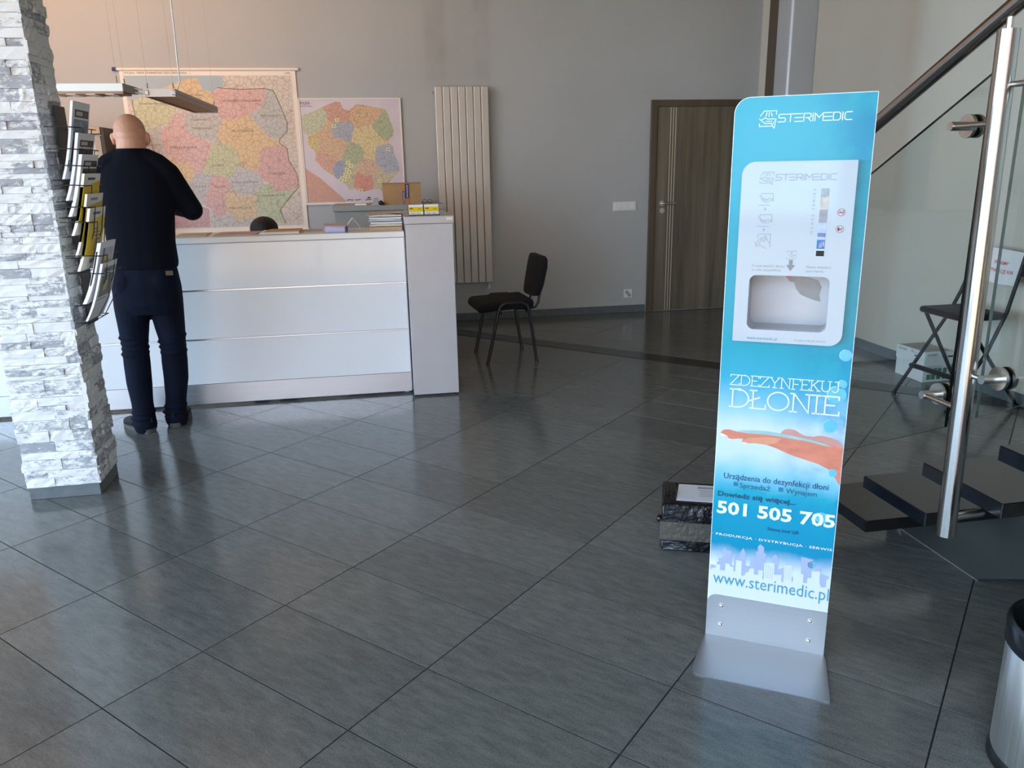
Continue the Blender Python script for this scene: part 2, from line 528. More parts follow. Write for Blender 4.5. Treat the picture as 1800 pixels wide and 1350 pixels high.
# ------------------------------------------------------------------ mesh helpers
class MB:
    def __init__(s):
        s.b = bmesh.new()

    def box(s, x0, x1, y0, y1, z0, z1, bev=0.0, seg=1):
        r = bmesh.ops.create_cube(s.b, size=1)
        vs = r['verts']
        for v in vs:
            v.co = Vector(((x0 + x1) / 2 + v.co.x * (x1 - x0), (y0 + y1) / 2 + v.co.y * (y1 - y0), (z0 + z1) / 2 + v.co.z * (z1 - z0)))
        if bev:
            es = list({e for v in vs for e in v.link_edges})
            bmesh.ops.bevel(s.b, geom=es, offset=bev, segments=seg, affect='EDGES', profile=0.5)
        return s

    def hexa(s, pts):
        """eight corners: lower four then upper four, same order"""
        v = [s.b.verts.new(p) for p in pts]
        for f in ((3, 2, 1, 0), (4, 5, 6, 7), (0, 1, 5, 4), (1, 2, 6, 5), (2, 3, 7, 6), (3, 0, 4, 7)):
            s.b.faces.new([v[i] for i in f])
        return s

    def tube(s, pts, r, n=10, cap=True, flat=1.0):
        pts = [Vector(p) for p in pts]
        rs = r if isinstance(r, (list, tuple)) else [r] * len(pts)
        rings, prev = [], None
        for i, p in enumerate(pts):
            if i == 0:
                d = pts[1] - p
            elif i == len(pts) - 1:
                d = p - pts[i - 1]
            else:
                d = (pts[i + 1] - p).normalized() + (p - pts[i - 1]).normalized()
            d = d.normalized()
            if prev is None:
                a = Vector((0, 0, 1)) if abs(d.z) < 0.9 else Vector((1, 0, 0))
            else:
                a = prev
            u = (a - d * a.dot(d)).normalized()
            w = d.cross(u)
            prev = u
            rings.append([s.b.verts.new(p + (u * math.cos(2 * math.pi * k / n) * flat + w * math.sin(2 * math.pi * k / n)) * rs[i]) for k in range(n)])
        for a, c in zip(rings, rings[1:]):
            for k in range(n):
                s.b.faces.new((a[k], a[(k + 1) % n], c[(k + 1) % n], c[k]))
        if cap:
            s.b.faces.new(rings[0][::-1])
            s.b.faces.new(rings[-1])
        return s

    def loft(s, rings, cap=True):
        rs = [[s.b.verts.new(p) for p in r] for r in rings]
        n = len(rs[0])
        for a, c in zip(rs, rs[1:]):
            for k in range(n):
                s.b.faces.new((a[k], a[(k + 1) % n], c[(k + 1) % n], c[k]))
        if cap:
            s.b.faces.new(rs[0][::-1])
            s.b.faces.new(rs[-1])
        return s

    def lathe(s, prof, n=32, c=(0, 0), cap=False):
        rings = [[Vector((c[0] + r * math.cos(2 * math.pi * k / n), c[1] + r * math.sin(2 * math.pi * k / n), z)) for k in range(n)] for r, z in prof]
        return s.loft(rings, cap)

    def ball(s, c, r, seg=20):
        q = bmesh.ops.create_uvsphere(s.b, u_segments=seg, v_segments=max(8, seg // 2), radius=1)
        r = r if isinstance(r, (list, tuple)) else (r, r, r)
        for v in q['verts']:
            v.co = Vector((c[0] + v.co.x * r[0], c[1] + v.co.y * r[1], c[2] + v.co.z * r[2]))
        return s

    def prism(s, poly, d0, d1, f):
        """poly of 2-D points; f(a, b, d) gives the 3-D point"""
        lo = [s.b.verts.new(f(a, b, d0)) for a, b in poly]
        hi = [s.b.verts.new(f(a, b, d1)) for a, b in poly]
        n = len(poly)
        s.b.faces.new(lo[::-1])
        s.b.faces.new(hi)
        for k in range(n):
            s.b.faces.new((lo[k], lo[(k + 1) % n], hi[(k + 1) % n], hi[k]))
        return s

    def face(s, pts):
        s.b.faces.new([s.b.verts.new(p) for p in pts])
        return s

    def add(s, me, mw=None):
        n0 = len(s.b.verts)
        s.b.from_mesh(me)
        s.b.verts.ensure_lookup_table()
        if mw is not None:
            for v in s.b.verts[n0:]:
                v.co = mw @ v.co
        return s

    def xf(s, mw):
        bmesh.ops.transform(s.b, matrix=mw, verts=s.b.verts)
        return s

    def mesh(s, name, smooth=None):
        bmesh.ops.recalc_face_normals(s.b, faces=s.b.faces)
        me = bpy.data.meshes.new(name)
        s.b.to_mesh(me)
        s.b.free()
        if smooth is not None:
            me.polygons.foreach_set('use_smooth', [True] * len(me.polygons))
            if smooth < 180:
                me.set_sharp_from_angle(angle=R(smooth))
        return me

    def build(s, name, mat, parent=None, smooth=None, local=False):
        return obj(name, s.mesh(name, smooth), mat, parent, local)

def wmat(o):
    m = o.matrix_basis.copy()
    while o.parent:
        o = o.parent
        m = o.matrix_basis @ m
    return m

def obj(name, me, mat, parent=None, local=False):
    """one mesh object; vertices in world space unless local"""
    if not isinstance(mat, (list, tuple)):
        mat = [mat]
    for m in mat:
        me.materials.append(m)
    o = bpy.data.objects.new(name, me)
    C.objects.link(o)
    if parent is not None:
        if not local:
            me.transform(wmat(parent).inverted())
        o.parent = parent
    elif not local:
        xs = [v.co for v in me.vertices]
        b = Vector((sum((min(c.x for c in xs), max(c.x for c in xs))) / 2, sum((min(c.y for c in xs), max(c.y for c in xs))) / 2, min(c.z for c in xs)))
        me.transform(Matrix.Translation(-b))
        o.location = b
    return o

def tag(o, label=None, cat=None, group=None, kind=None):
    for k, v in (('label', label), ('category', cat), ('group', group), ('kind', kind)):
        if v:
            o[k] = v
    return o

def thing(name, label, cat, loc, rz=0.0, group=None, kind=None):
    o = bpy.data.objects.new(name, None)
    o.empty_display_size = 0.1
    C.objects.link(o)
    o.location = loc
    o.rotation_euler = (0, 0, rz)
    return tag(o, label, cat, group, kind)

def curve_mesh(outlines, depth=0.0):
    """filled 2-D outlines (inner ones cut holes), in XY, optional thickness along Z"""
    cu = bpy.data.curves.new('outline', 'CURVE')
    cu.dimensions = '2D'
    cu.fill_mode = 'BOTH'
    cu.extrude = depth / 2
    for pts in outlines:
        sp = cu.splines.new('POLY')
        sp.points.add(len(pts) - 1)
        for p, (x, y) in zip(sp.points, pts):
            p.co = (x, y, 0, 1)
        sp.use_cyclic_u = True
    o = bpy.data.objects.new('outline', cu)
    me = bpy.data.meshes.new_from_object(o)
    bpy.data.objects.remove(o)
    bpy.data.curves.remove(cu)
    return me

def rrect(x0, x1, y0, y1, r, n=8):
    """rounded rectangle; r = one radius or (bl, br, tr, tl)"""
    rs = r if isinstance(r, (list, tuple)) else (r,) * 4
    out = []
    for (cx, cy, a0), q in zip(((x0, y0, 180), (x1, y0, 270), (x1, y1, 0), (x0, y1, 90)), rs):
        if q <= 0:
            out.append((cx, cy))
            continue
        ox = cx + q * (1 if cx == x0 else -1)
        oy = cy + q * (1 if cy == y0 else -1)
        for k in range(n + 1):
            a = R(a0 + 90 * k / n)
            out.append((ox + q * math.cos(a), oy + q * math.sin(a)))
    return out

def circ(x, y, r, n=24, sx=1.0):
    return [(x + sx * r * math.cos(2 * math.pi * k / n), y + r * math.sin(2 * math.pi * k / n)) for k in range(n)]

def text_mesh(body, bold=0.0, spacing=1.0, res=2):
    cu = bpy.data.curves.new('text', 'FONT')
    cu.body = body
    cu.size = 1.0
    cu.offset = bold
    cu.space_character = spacing
    cu.resolution_u = res
    o = bpy.data.objects.new('text', cu)
    C.objects.link(o)
    dg = bpy.context.evaluated_depsgraph_get()
    me = bpy.data.meshes.new_from_object(o.evaluated_get(dg))
    bpy.data.objects.remove(o)
    bpy.data.curves.remove(cu)
    return me

def text_fit(body, x0, x1, y, cap, bold=0.0, spacing=1.0):
    """text in XY stretched from x0 to x1, capital height cap, baseline y"""
    me = text_mesh(body, bold, spacing)
    xs = [v.co.x for v in me.vertices]
    a, b = min(xs), max(xs)
    sx = (x1 - x0) / (b - a)
    sy = cap / 0.73
    for v in me.vertices:
        v.co = Vector((x0 + (v.co.x - a) * sx, y + v.co.y * sy, 0))
    return me

def ribbon(bm, pts, w):
    """a flat stroke in XY"""
    pts = [Vector((p[0], p[1], 0)) for p in pts]
    L, Rr = [], []
    n = len(pts)
    for i, p in enumerate(pts):
        d0 = (p - pts[i - 1]).normalized() if i else (pts[1] - p).normalized()
        d1 = (pts[i + 1] - p).normalized() if i < n - 1 else d0
        if i == 0:
            d0 = d1
        t = (d0 + d1)
        t = t.normalized() if t.length > 1e-6 else d0
        nn = Vector((-t.y, t.x, 0))
        k = max(0.45, nn.dot(Vector((-d0.y, d0.x, 0))))
        e = Vector((0, 0, 0))
        if i == 0:
            e = -d1 * w / 2
        if i == n - 1:
            e = d0 * w / 2
        L.append(bm.verts.new(p + e + nn * w / 2 / k))
        Rr.append(bm.verts.new(p + e - nn * w / 2 / k))
    for i in range(n - 1):
        bm.faces.new((Rr[i], Rr[i + 1], L[i + 1], L[i]))

def arc(cx, cy, rx, ry, a0, a1, n=10):
    return [(cx + rx * math.cos(R(a0 + (a1 - a0) * k / n)), cy + ry * math.sin(R(a0 + (a1 - a0) * k / n))) for k in range(n + 1)]

# thin slab-serif capitals
SLAB = {
    'Z': (0.80, [[(0.04, .82), (0.04, 1), (.74, 1), (.02, 0), (.78, 0), (.78, .18)]]),
    'D': (0.88, [[(0, 1), (.36, 1)] + arc(.36, .5, .46, .5, 90, -90) + [(0, 0)], [(.12, 0), (.12, 1)]]),
    'E': (0.74, [[(0, 1), (.66, 1), (.66, .83)], [(.12, 1), (.12, 0)], [(0, 0), (.70, 0), (.70, .18)], [(.12, .52), (.5, .52)]]),
    'Y': (0.84, [[(.08, 1), (.42, .46), (.42, 0)], [(.76, 1), (.42, .46)], [(-.02, 1), (.2, 1)], [(.64, 1), (.86, 1)], [(.27, 0), (.57, 0)]]),
    'N': (0.92, [[(0, 1), (.15, 1), (.77, 0), (.77, 1)], [(.13, 1), (.13, 0)], [(0, 0), (.27, 0)], [(.63, 1), (.9, 1)]]),
    'F': (0.70, [[(0, 1), (.66, 1), (.66, .83)], [(.12, 1), (.12, 0)], [(0, 0), (.28, 0)], [(.12, .5), (.5, .5)]]),
    'K': (0.80, [[(.12, 0), (.12, 1)], [(0, 0), (.26, 0)], [(0, 1), (.26, 1)], [(.12, .42), (.64, 1)], [(.28, .58), (.7, 0)], [(.52, 1), (.76, 1)], [(.58, 0), (.82, 0)]]),
    'U': (0.88, [[(.13, 1), (.13, .33)] + arc(.43, .33, .30, .33, 180, 360) + [(.73, 1)], [(0, 1), (.26, 1)], [(.60, 1), (.86, 1)]]),
    'J': (0.62, [[(.22, 1), (.5, 1), (.5, .28)] + arc(.26, .28, .24, .28, 0, -140)]),
    'L/': (0.74, [[(0, 1), (.27, 1)], [(.13, 1), (.13, 0)], [(0, 0), (.68, 0), (.68, .2)], [(-.04, .40), (.40, .62)]]),
    'O': (0.98, [arc(.47, .5, .45, .5, 0, 360, 28)]),
    'I': (0.40, [[(.17, 0), (.17, 1)], [(.03, 0), (.31, 0)], [(.03, 1), (.31, 1)]]),
}
# wide logo capitals with a stemless E
LOGO = {
    'S': (1.05, [[(.9, 1), (.2, 1), (.06, .9), (.06, .62), (.2, .52), (.76, .52), (.9, .42), (.9, .1), (.76, 0), (0, 0)]]),
    'T': (1.05, [[(0, 1), (.95, 1)], [(.48, 1), (.48, 0)]]),
    'E': (1.05, [[(0, 1), (.92, 1)], [(0, .5), (.92, .5)], [(0, 0), (.92, 0)]]),
    'R': (1.08, [[(.06, 0), (.06, 1), (.8, 1), (.93, .88), (.93, .56), (.8, .44), (.3, .44)], [(.55, .44), (.95, 0)]]),
    'I': (0.30, [[(.1, 0), (.1, 1)]]),
    'M': (1.18, [[(.06, 0), (.06, 1), (.55, .42), (1.04, 1), (1.04, 0)]]),
    'D': (1.08, [[(.06, 0), (.06, 1), (.72, 1), (.93, .8), (.93, .2), (.72, 0), (.06, 0)]]),
    'C': (1.0, [[(.92, 1), (.26, 1), (.06, .82), (.06, .18), (.26, 0), (.92, 0)]]),
}

def strokes(font, word, x0, x1, y, h, w):
    tot = sum(font[c][0] for c in word) - 0.06
    k = (x1 - x0) / tot
    bm = bmesh.new()
    x = x0
    for c in word:
        adv, ss = font[c]
        for st in ss:
            ribbon(bm, [(x + a * k, y + b * h) for a, b in st], w)
        x += adv * k
    me = bpy.data.meshes.new('strokes')
    bm.to_mesh(me)
    bm.free()
    return me

def icon_mesh(lines, x0, x1, y0, y1, w):
    bm = bmesh.new()
    for l in lines:
        ribbon(bm, [(x0 + a * (x1 - x0), y0 + b * (y1 - y0)) for a, b in l], w)
    me = bpy.data.meshes.new('icon')
    bm.to_mesh(me)
    bm.free()
    return me

def remesh(mb, name, voxel, smooth_it=4, factor=0.5):
    """one continuous skin out of overlapping volumes"""
    me = mb.mesh(name)
    o = bpy.data.objects.new(name, me)
    C.objects.link(o)
    md = o.modifiers.new('r', 'REMESH')
    md.mode = 'VOXEL'
    md.voxel_size = voxel
    md.use_smooth_shade = True
    s2 = o.modifiers.new('s', 'SMOOTH')
    s2.iterations = smooth_it
    s2.factor = factor
    dg = bpy.context.evaluated_depsgraph_get()
    out = bpy.data.meshes.new_from_object(o.evaluated_get(dg))
    out.name = name
    bpy.data.objects.remove(o)
    out.polygons.foreach_set('use_smooth', [True] * len(out.polygons))
    return out

def copy_tree(o, loc, label=None, group=None):
    c = o.copy()
    C.objects.link(c)
    c.location = loc
    if label:
        c['label'] = label
    if group:
        c['group'] = group
    for ch in list(o.children):
        d = ch.copy()
        C.objects.link(d)
        d.parent = c
        for g in list(ch.children):
            e = g.copy()
            C.objects.link(e)
            e.parent = d
    return c

# ------------------------------------------------------------------ setting
XL, XR, YF, YB, ZC = -5.8, 3.88, -2.2, 7.76, 3.5
def struct(name, mb, mat, parent=None, smooth=None):
    o = mb.build(name, mat, parent, smooth)
    if parent is None:
        o['kind'] = 'structure'
    return o

floor = struct('floor', MB().box(XL, XR, YF, YB, -0.14, -0.0014), GROUT)
floor['label'] = 'dark grey stone-look floor tiles laid diagonally'
struct('ceiling', MB().box(XL - .2, XR + .2, YF - .2, YB + .2, ZC, ZC + 0.25), CEIL)
struct('wall_back', MB().box(XL - .2, XR + .2, YB, YB + 0.2, -0.14, ZC), WALL)
struct('wall_right', MB().box(XR, XR + 0.2, YF - .2, YB, -0.14, ZC), WALLR)
struct('wall_left', MB().box(XL - 0.2, XL, 5.0, YB, -0.14, ZC).box(XL - 0.2, XL, YF - .2, 5.0, -0.14, .25).box(XL - 0.2, XL, YF - .2, 5.0, 3.4, ZC), WALLR)
w2 = thing('fill_window', 'unseen row of tall windows added at left for fill light', None, (-5.9, 1.5, 0.25), kind='structure')  # unseen window row, added to light the back of the hall
for _y in (-2.15, -.2, 1.55, 3.3, 4.95):
    MB().box(XL - .14, XL - .04, _y - .045, _y + .045, .25, 3.4).build('mullion', pm('aluminium_strip', '#cfd1d4', 0.3, 1.0, vary=0), w2)

struct('wall_front', MB().box(1.0, XR, YF - 0.2, YF, -0.14, ZC), WALLR)
struct('baseboard_back', MB().box(XL, 2.755, YB - 0.012, YB, 0, 0.075, .002), SKIRT)
struct('baseboard_right', MB().box(XR - 0.012, XR, YF, YB, 0, 0.075, .002), SKIRT)
struct('shadow_strip_1', MB().box(XR - 0.012, XR, 7.34, 7.60, 0.08, ZC - .001, .002), pm('wall_shadow_tone', '#5d5145', 0.85, vary=0.03))  # dark strip that paints the steel column's shadow on the right wall
# glazed front behind the camera: mullions and rails, open between them
w1 = thing('window_1', 'tall glazed shop front facing the street', None, (-2.3, -2.15, 0), kind='structure')
for x in (-5.7, -4.1, -2.45, -0.8, 0.92):
    MB().box(x - .045, x + .045, -2.24, -2.12, -.1, ZC).build('mullion', ALU, w1)
for z in (2.25,):
    MB().box(-5.7, 0.92, -2.23, -2.13, z - .04, z + .04).build('rail', ALU, w1)
# street outside
g = MB().box(-40, 40, -46, -2.45, -0.4, -0.12).build('ground', pm('street_paving', '#a98a6c', 0.9, vary=0.1, scale=.6))
g['kind'] = 'structure'
ob = thing('opposite_house', 'rendered house with tiled roof across the street', 'house', (-4, -24, -0.12))
MB().box(-13, 5, -30, -22, -0.12, 4.6).build('facade', pm('render_cream', '#cfc7ba', 0.9), ob)
MB().prism([(-31, 4.6), (-26, 8.4), (-21, 4.6)], -13.6, 5.6, lambda a, b, d: (d, a, b)).build('roof', pm('roof_tile', '#9a5a40', 0.8, vary=.2), ob)
for x in (-11, -7.5, -3.5, 0.5):
    MB().box(x, x + 1.5, -22.02, -21.95, 1.2, 2.9).build('window', pm('dark_pane', '#39424a', 0.1), ob)

# floor tiles, .66 x .33 m on the diagonal
E1 = Vector((1, 1)) / math.sqrt(2)
E2 = Vector((-1, 1)) / math.sqrt(2)
O0 = Vector((-2.015, 3.748))
TB, TA = 0.3294, 0.66
def clip(poly, x0, x1, y0, y1):
    for ax, lim, sg in ((0, x0, 1), (0, x1, -1), (1, y0, 1), (1, y1, -1)):
        out = []
        for i in range(len(poly)):
            p, q = poly[i - 1], poly[i]
            a, b = (p[ax] - lim) * sg, (q[ax] - lim) * sg
            if (a < 0) != (b < 0):
                t = a / (a - b)
                out.append((p[0] + (q[0] - p[0]) * t, p[1] + (q[1] - p[1]) * t))
            if b >= 0:
                out.append(q)
        poly = out
        if len(poly) < 3:
            return []
    return poly
def slab(bm, poly, g=0.0014):
    """tile: small arris round the top"""
    c = Vector((sum(p[0] for p in poly) / len(poly), sum(p[1] for p in poly) / len(poly)))
    rings = []
    for inset, z in ((0, -0.012), (0, -0.0006), (0.0002, 0.0)):
        rr = []
        for p in poly:
            d = (c - Vector(p))
            rr.append(bm.verts.new((p[0] + d.x / d.length * inset * 1.3, p[1] + d.y / d.length * inset * 1.3, z)))
        rings.append(rr)
    n = len(poly)
    for a, b in zip(rings, rings[1:]):
        for k in range(n):
            bm.faces.new((a[k], a[(k + 1) % n], b[(k + 1) % n], b[k]))
    bm.faces.new(rings[-1])
def in_view(x, y):
    d = Vector((x, y, -1.479))
    w = d.dot(_fw)
    if w < 0.3:
        return False
    px, py = 900 + 1383.85 * d.dot(_ri) / w, 675 - 1383.85 * d.dot(_up) / w
    return -330 < px < 2100 and py < 1600
full = None
rest = bmesh.new()
ntile = 0
BAND0, BAND1 = 4.296, 4.496
for j in range(-40, 60):
    s = j * TB
    if j >= 13:
        s = BAND1 + (j - 13) * TB
    for i in range(-30, 30):
        t0 = -i * TA
        gp = 0.0022
        q = [(s + gp, t0 + gp), (s + TB - gp, t0 + gp), (s + TB - gp, t0 + TA - gp), (s + gp, t0 + TA - gp)]
        P = [tuple(O0 + E1 * a + E2 * b) for a, b in q]
        Pc = clip(P, XL + .002, XR - .002, YF + .002, YB - .002)
        if not Pc:
            continue
        cx, cy = sum(p[0] for p in Pc) / len(Pc), sum(p[1] for p in Pc) / len(Pc)
        hidden = (cy < 5.9 and cy > 5.4 and cx < 0.2 and False)
        if in_view(cx, cy) and ntile < 298:
            ntile += 1
            whole = len(Pc) == 4 and abs((Vector(Pc[0]) - Vector(Pc[1])).length - (Vector(P[0]) - Vector(P[1])).length) < 1e-4 and abs((Vector(Pc[1]) - Vector(Pc[2])).length - (TA - 2 * gp)) < 1e-4
            if whole:
                mid = (Vector(P[0]) + Vector(P[2])) / 2
                if full is None:
                    bm = bmesh.new()
                    slab(bm, [(p[0] - mid.x, p[1] - mid.y) for p in P])
                    full = bpy.data.meshes.new('tile')
                    bm.to_mesh(full)
                    bm.free()
                    full.materials.append(TILE)
                o = bpy.data.objects.new('tile', full)
                C.objects.link(o)
                o.location = (mid.x, mid.y, 0)
            else:
                bm = bmesh.new()
                slab(bm, [(p[0] - cx, p[1] - cy) for p in Pc])
                me = bpy.data.meshes.new('tile_cut')
                bm.to_mesh(me)
                bm.free()
                me.materials.append(TILE)
                o = bpy.data.objects.new('tile', me)
                C.objects.link(o)
                o.location = (cx, cy, 0)
            o.parent = floor
            o.location -= floor.location
        else:
            slab(rest, Pc)
me = bpy.data.meshes.new('tile_field')
rest.to_mesh(me)
rest.free()
o = obj('tile_field', me, TILE, floor)
o['kind'] = 'stuff'
# dark band of narrow tiles
for k in range(-22, 26):
    q = [(BAND0 + .0014, k * .6 + .0014), (BAND1 - .0014, k * .6 + .0014), (BAND1 - .0014, k * .6 + .5986), (BAND0 + .0014, k * .6 + .5986)]
    Pc = clip([tuple(O0 + E1 * a + E2 * b) for a, b in q], XL + .002, XR - .002, YF + .002, YB - .002)
    if Pc:
        bm = bmesh.new()
        slab(bm, Pc)
        me = bpy.data.meshes.new('band_tile')
        bm.to_mesh(me)
        bm.free()
        o = obj('band_tile', me, BAND, floor)

# ------------------------------------------------------------------ door, switch, socket, radiator
d1 = thing('door_1', 'grey-brown wooden door with three pale vertical strips', None, (3.2, YB, 0), kind='structure')
DX0, DX1 = 2.768, 3.78
f = MB()
f.box(DX0, DX0 + .062, YB - .035, YB, 0, 2.08, .003)
f.box(DX1 - .062, DX1, YB - .035, YB, 0, 2.08, .003)
f.box(DX0 + .062, DX1 - .062, YB - .035, YB, 2.018, 2.08, .003)
f.build('door_frame', FRAMEW, d1)
MB().box(DX0 + .066, DX1 - .066, YB - .022, YB - .001, 0.008, 2.014, .002).build('door_leaf', DOORW, d1)
for k in range(3):
    MB().box(2.965 + k * .0265, 2.973 + k * .0265, YB - .025, YB - .0215, 0.01, 2.012).build('inlay_strip', pm('pale_strip', '#cfc3ae', .3, metal=.4, vary=0), d1)
h = MB()
h.tube([(2.902, YB - .022, 1.097), (2.902, YB - .03, 1.097)], .027, 24)
h.tube([(2.902, YB - .03, 1.097), (2.902, YB - .07, 1.097), (2.915, YB - .075, 1.097), (3.03, YB - .075, 1.095)], .0095, 12)
h.build('handle', CHROME, d1, 40)
k = MB().tube([(2.905, YB - .022, 1.025), (2.905, YB - .031, 1.025)], .027, 24)
k.box(2.902, 2.908, YB - .0335, YB - .0305, 1.012, 1.032)
k.build('keyhole_plate', CHROME, d1, 40)

sw = thing('light_switch', 'white triple light switch on grey wall left of the wooden door', 'switch', (2.518, YB, 1.03))
MB().box(2.398, 2.638, YB - .010, YB, 1.032, 1.122, .003).build('plate', PLAST, sw)
for k in range(3):
    x = 2.412 + k * .072
    MB().box(x, x + .068, YB - .0155, YB - .009, 1.043, 1.111, .003).build('rocker', PLAST, sw)
so = thing('wall_socket', 'white square double power socket low on grey wall beside door', 'socket', (2.572, YB, .15))
MB().box(2.527, 2.617, YB - .010, YB, .152, .240, .003).build('plate', PLAST, so)
q = MB()
for x, z in ((2.560, .21), (2.584, .182)):
    q.tube([(x, YB - .013, z), (x, YB - .009, z)], .019, 20)
q.build('socket_well', pm('socket_grey', '#a5a5a2', .5, vary=0), so)
q = MB()
for x, z in ((2.553, .213), (2.567, .207), (2.577, .185), (2.591, .179)):
    q.tube([(x, YB - .0138, z), (x, YB - .012, z)], .0035, 8)
q.build('pin_hole', BLACKP, so)

ra = thing('radiator', 'tall silver panel radiator of seven flat vertical tubes on back wall', 'radiator', (.91, YB, .38))
for k in range(7):
    x = .660 + k * .0716
    MB().box(x, x + .067, YB - .075, YB - .05, .385, 2.203, .006, 2).build('panel', RADM, ra)
b = MB()
b.box(.67, 1.155, YB - .05, YB - .03, .43, .47)
b.build('header_pipe', RADM, ra)
b = MB().box(.67, 1.155, YB - .05, YB - .03, 2.11, 2.15)
b.build('header_pipe', RADM, ra)
b = MB()
for x in (.75, 1.07):
    for z in (.6, 1.95):
        MB().box(x, x + .03, YB - .05, YB, z, z + .04).build('wall_bracket', RADM, ra)
v = MB()
v.tube([(1.118, YB - .06, .39), (1.118, YB - .06, .335)], .010, 12)
v.tube([(1.118, YB - .06, .335), (1.118, YB - .004, .335)], .011, 12)
v.tube([(1.118, YB - .09, .338), (1.118, YB - .055, .338)], .016, 14)
v.build('valve', CHROME, ra, 40)
MB().tube([(.662, YB - .06, 2.15), (.640, YB - .06, 2.15)], .010, 12).build('vent_plug', CHROME, ra, 40)

# steel column beside the right wall
cx, cy = 2.93, 5.35
co = thing('steel_column', 'silver-grey square steel column rising behind the blue dispenser stand', 'column', (cx, cy, 0))
pr_ = rrect(cx - .10, cx + .10, cy - .10, cy + .10, .022, 5)
MB().prism(pr_, 0.012, ZC - .002, lambda a, b, d: (a, b, d)).build('shaft', COLM, co, 40)
MB().box(cx - .15, cx + .15, cy - .15, cy + .15, 0.0, .012).build('base_plate', COLM, co)

# ------------------------------------------------------------------ stone-clad pillar
random.seed(5)
sp = thing('stone_pillar', 'square pillar clad in white and grey split-stone strips', 'pillar', (-1.506, 3.93, 0))
PX0, PX1, PY0, PY1 = -1.665, -1.352, 3.795, 4.065
MB().box(PX0, PX1, PY0, PY1, 0, .062, .002).build('plinth', SKIRT, sp)
core = MB().box(PX0 + .004, PX1 - .006, PY0 + .006, PY1 - .004, .062, ZC - .001)
core.build('core', pm('mortar', '#b9b7b2', .9, vary=.1), sp)
def stone(bm, f, a0, a1, z0, z1, pro, end=False):
    """f(a, d, z): a along the face, d outwards"""
    nx, nz = 4, 2
    g = {}
    for i in range(nx + 1):
        for k in range(nz + 1):
            a = a0 + (a1 - a0) * i / nx
            z = z0 + (z1 - z0) * k / nz
            edge = i in (0, nx) or k in (0, nz)
            if 0 < i < nx:
                a += random.uniform(-.2, .2) * (a1 - a0) / nx
            d = pro + random.uniform(-.0035, .0045) - (0.0015 if edge else 0)
            g[i, k] = bm.verts.new(f(a, d, z))
    for i in range(nx):
        for k in range(nz):
            bm.faces.new((g[i, k], g[i + 1, k], g[i + 1, k + 1], g[i, k + 1]))
    bd = [(i, 0) for i in range(nx + 1)] + [(nx, k) for k in range(1, nz + 1)] + [(i, nz) for i in range(nx - 1, -1, -1)] + [(0, k) for k in range(nz - 1, 0, -1)]
    bk = {}
    for i, k in bd:
        a = a0 + (a1 - a0) * i / nx
        z = z0 + (z1 - z0) * k / nz
        bk[i, k] = bm.verts.new(f(a, -.006, z))
    for q, w in zip(bd, bd[1:] + bd[:1]):
        bm.faces.new((g[q], bk[q], bk[w], g[w]))
def rows(z):
    out = []
    while z < ZC - .03:
        h = random.choice((.022, .030, .036, .040, .046, .052))
        out.append((z, min(z + h, ZC - .002)))
        z += h
    return out
def cuts(a0, a1, lo, hi):
    xs, x = [a0], a0
    while True:
        x += random.uniform(lo, hi)
        if x > a1 - lo * .55:
            break
        xs.append(x)
    return list(zip(xs, xs[1:] + [a1]))
high = bmesh.new()
faces = ((lambda a, d, z: (a, PY0 - d, z), PX0 - .004, PX1 + .006, .09, .19, True),
         (lambda a, d, z: (PX1 + d, a, z), PY0 - .006, PY1 + .004, .10, .18, True),
         (lambda a, d, z: (PX0 - d, a, z), PY0, PY1, .12, .2, False),
         (lambda a, d, z: (a, PY1 + d, z), PX0, PX1, .12, .2, False))
for f, a0, a1, lo, hi, seen in faces:
    for z0, z1 in rows(.062):
        for x0, x1 in cuts(a0, a1, lo, hi):
            pro = random.choice((.002, .004, .007, .010, .013))
            if seen and z0 < 2.42:
                bm = bmesh.new()
                stone(bm, f, x0 + .0006, x1 - .0006, z0 + .0006, z1 - .0006, pro)
                bmesh.ops.recalc_face_normals(bm, faces=bm.faces)
                me = bpy.data.meshes.new('stone')
                bm.to_mesh(me)
                bm.free()
                obj('stone', me, STONE, sp)
            else:
                stone(high, f, x0 + .0006, x1 - .0006, z0 + .0006, z1 - .0006, pro)
bmesh.ops.recalc_face_normals(high, faces=high.faces)
me = bpy.data.meshes.new('upper_stones')
high.to_mesh(me)
high.free()
o = obj('upper_stones', me, STONE, sp)
o['kind'] = 'stuff'

# ------------------------------------------------------------------ reception desk
DY = 5.218
dk = thing('reception_desk', 'long white reception desk with three glossy front panels and metal kick strip', 'desk', (-1.5, 5.55, 0))
DXL, DXR = -3.4, .212
MB().box(DXL, DXR, DY + .012, DY + .05, .02, 1.052).build('carcass', WHITEL, dk)
for z0, z1 in ((.150, .440), (.449, .755), (.764, 1.050)):
    MB().box(DXL, DXR - .004, DY, DY + .011, z0, z1, .002).build('front_panel', WHITEL, dk)
for z in (.4445, .7595):
    MB().box(DXL, DXR - .004, DY - .003, DY + .011, z - .0042, z + .0042).build('metal_strip', ALU, dk)
MB().box(DXL, DXR - .004, DY + .002, DY + .011, .016, .148, .001).build('kick_plate', KICK, dk)
MB().box(DXL, DXR - .001, DY - .012, DY + .42, 1.054, 1.09, .003).build('counter_top', WHITET, dk)
MB().box(DXL, DXR - .001, DY + .05, DY + .80, .715, .74, .002).build('work_top', WHITET, dk)
MB().box(DXL + .02, DXL + .05, DY + .05, DY + .75, 0, .715).build('side_panel', WHITEL, dk)
MB().box(DXR - .05, DXR - .02, DY + .05, DY + .75, 0, .715).build('side_panel', WHITEL, dk)
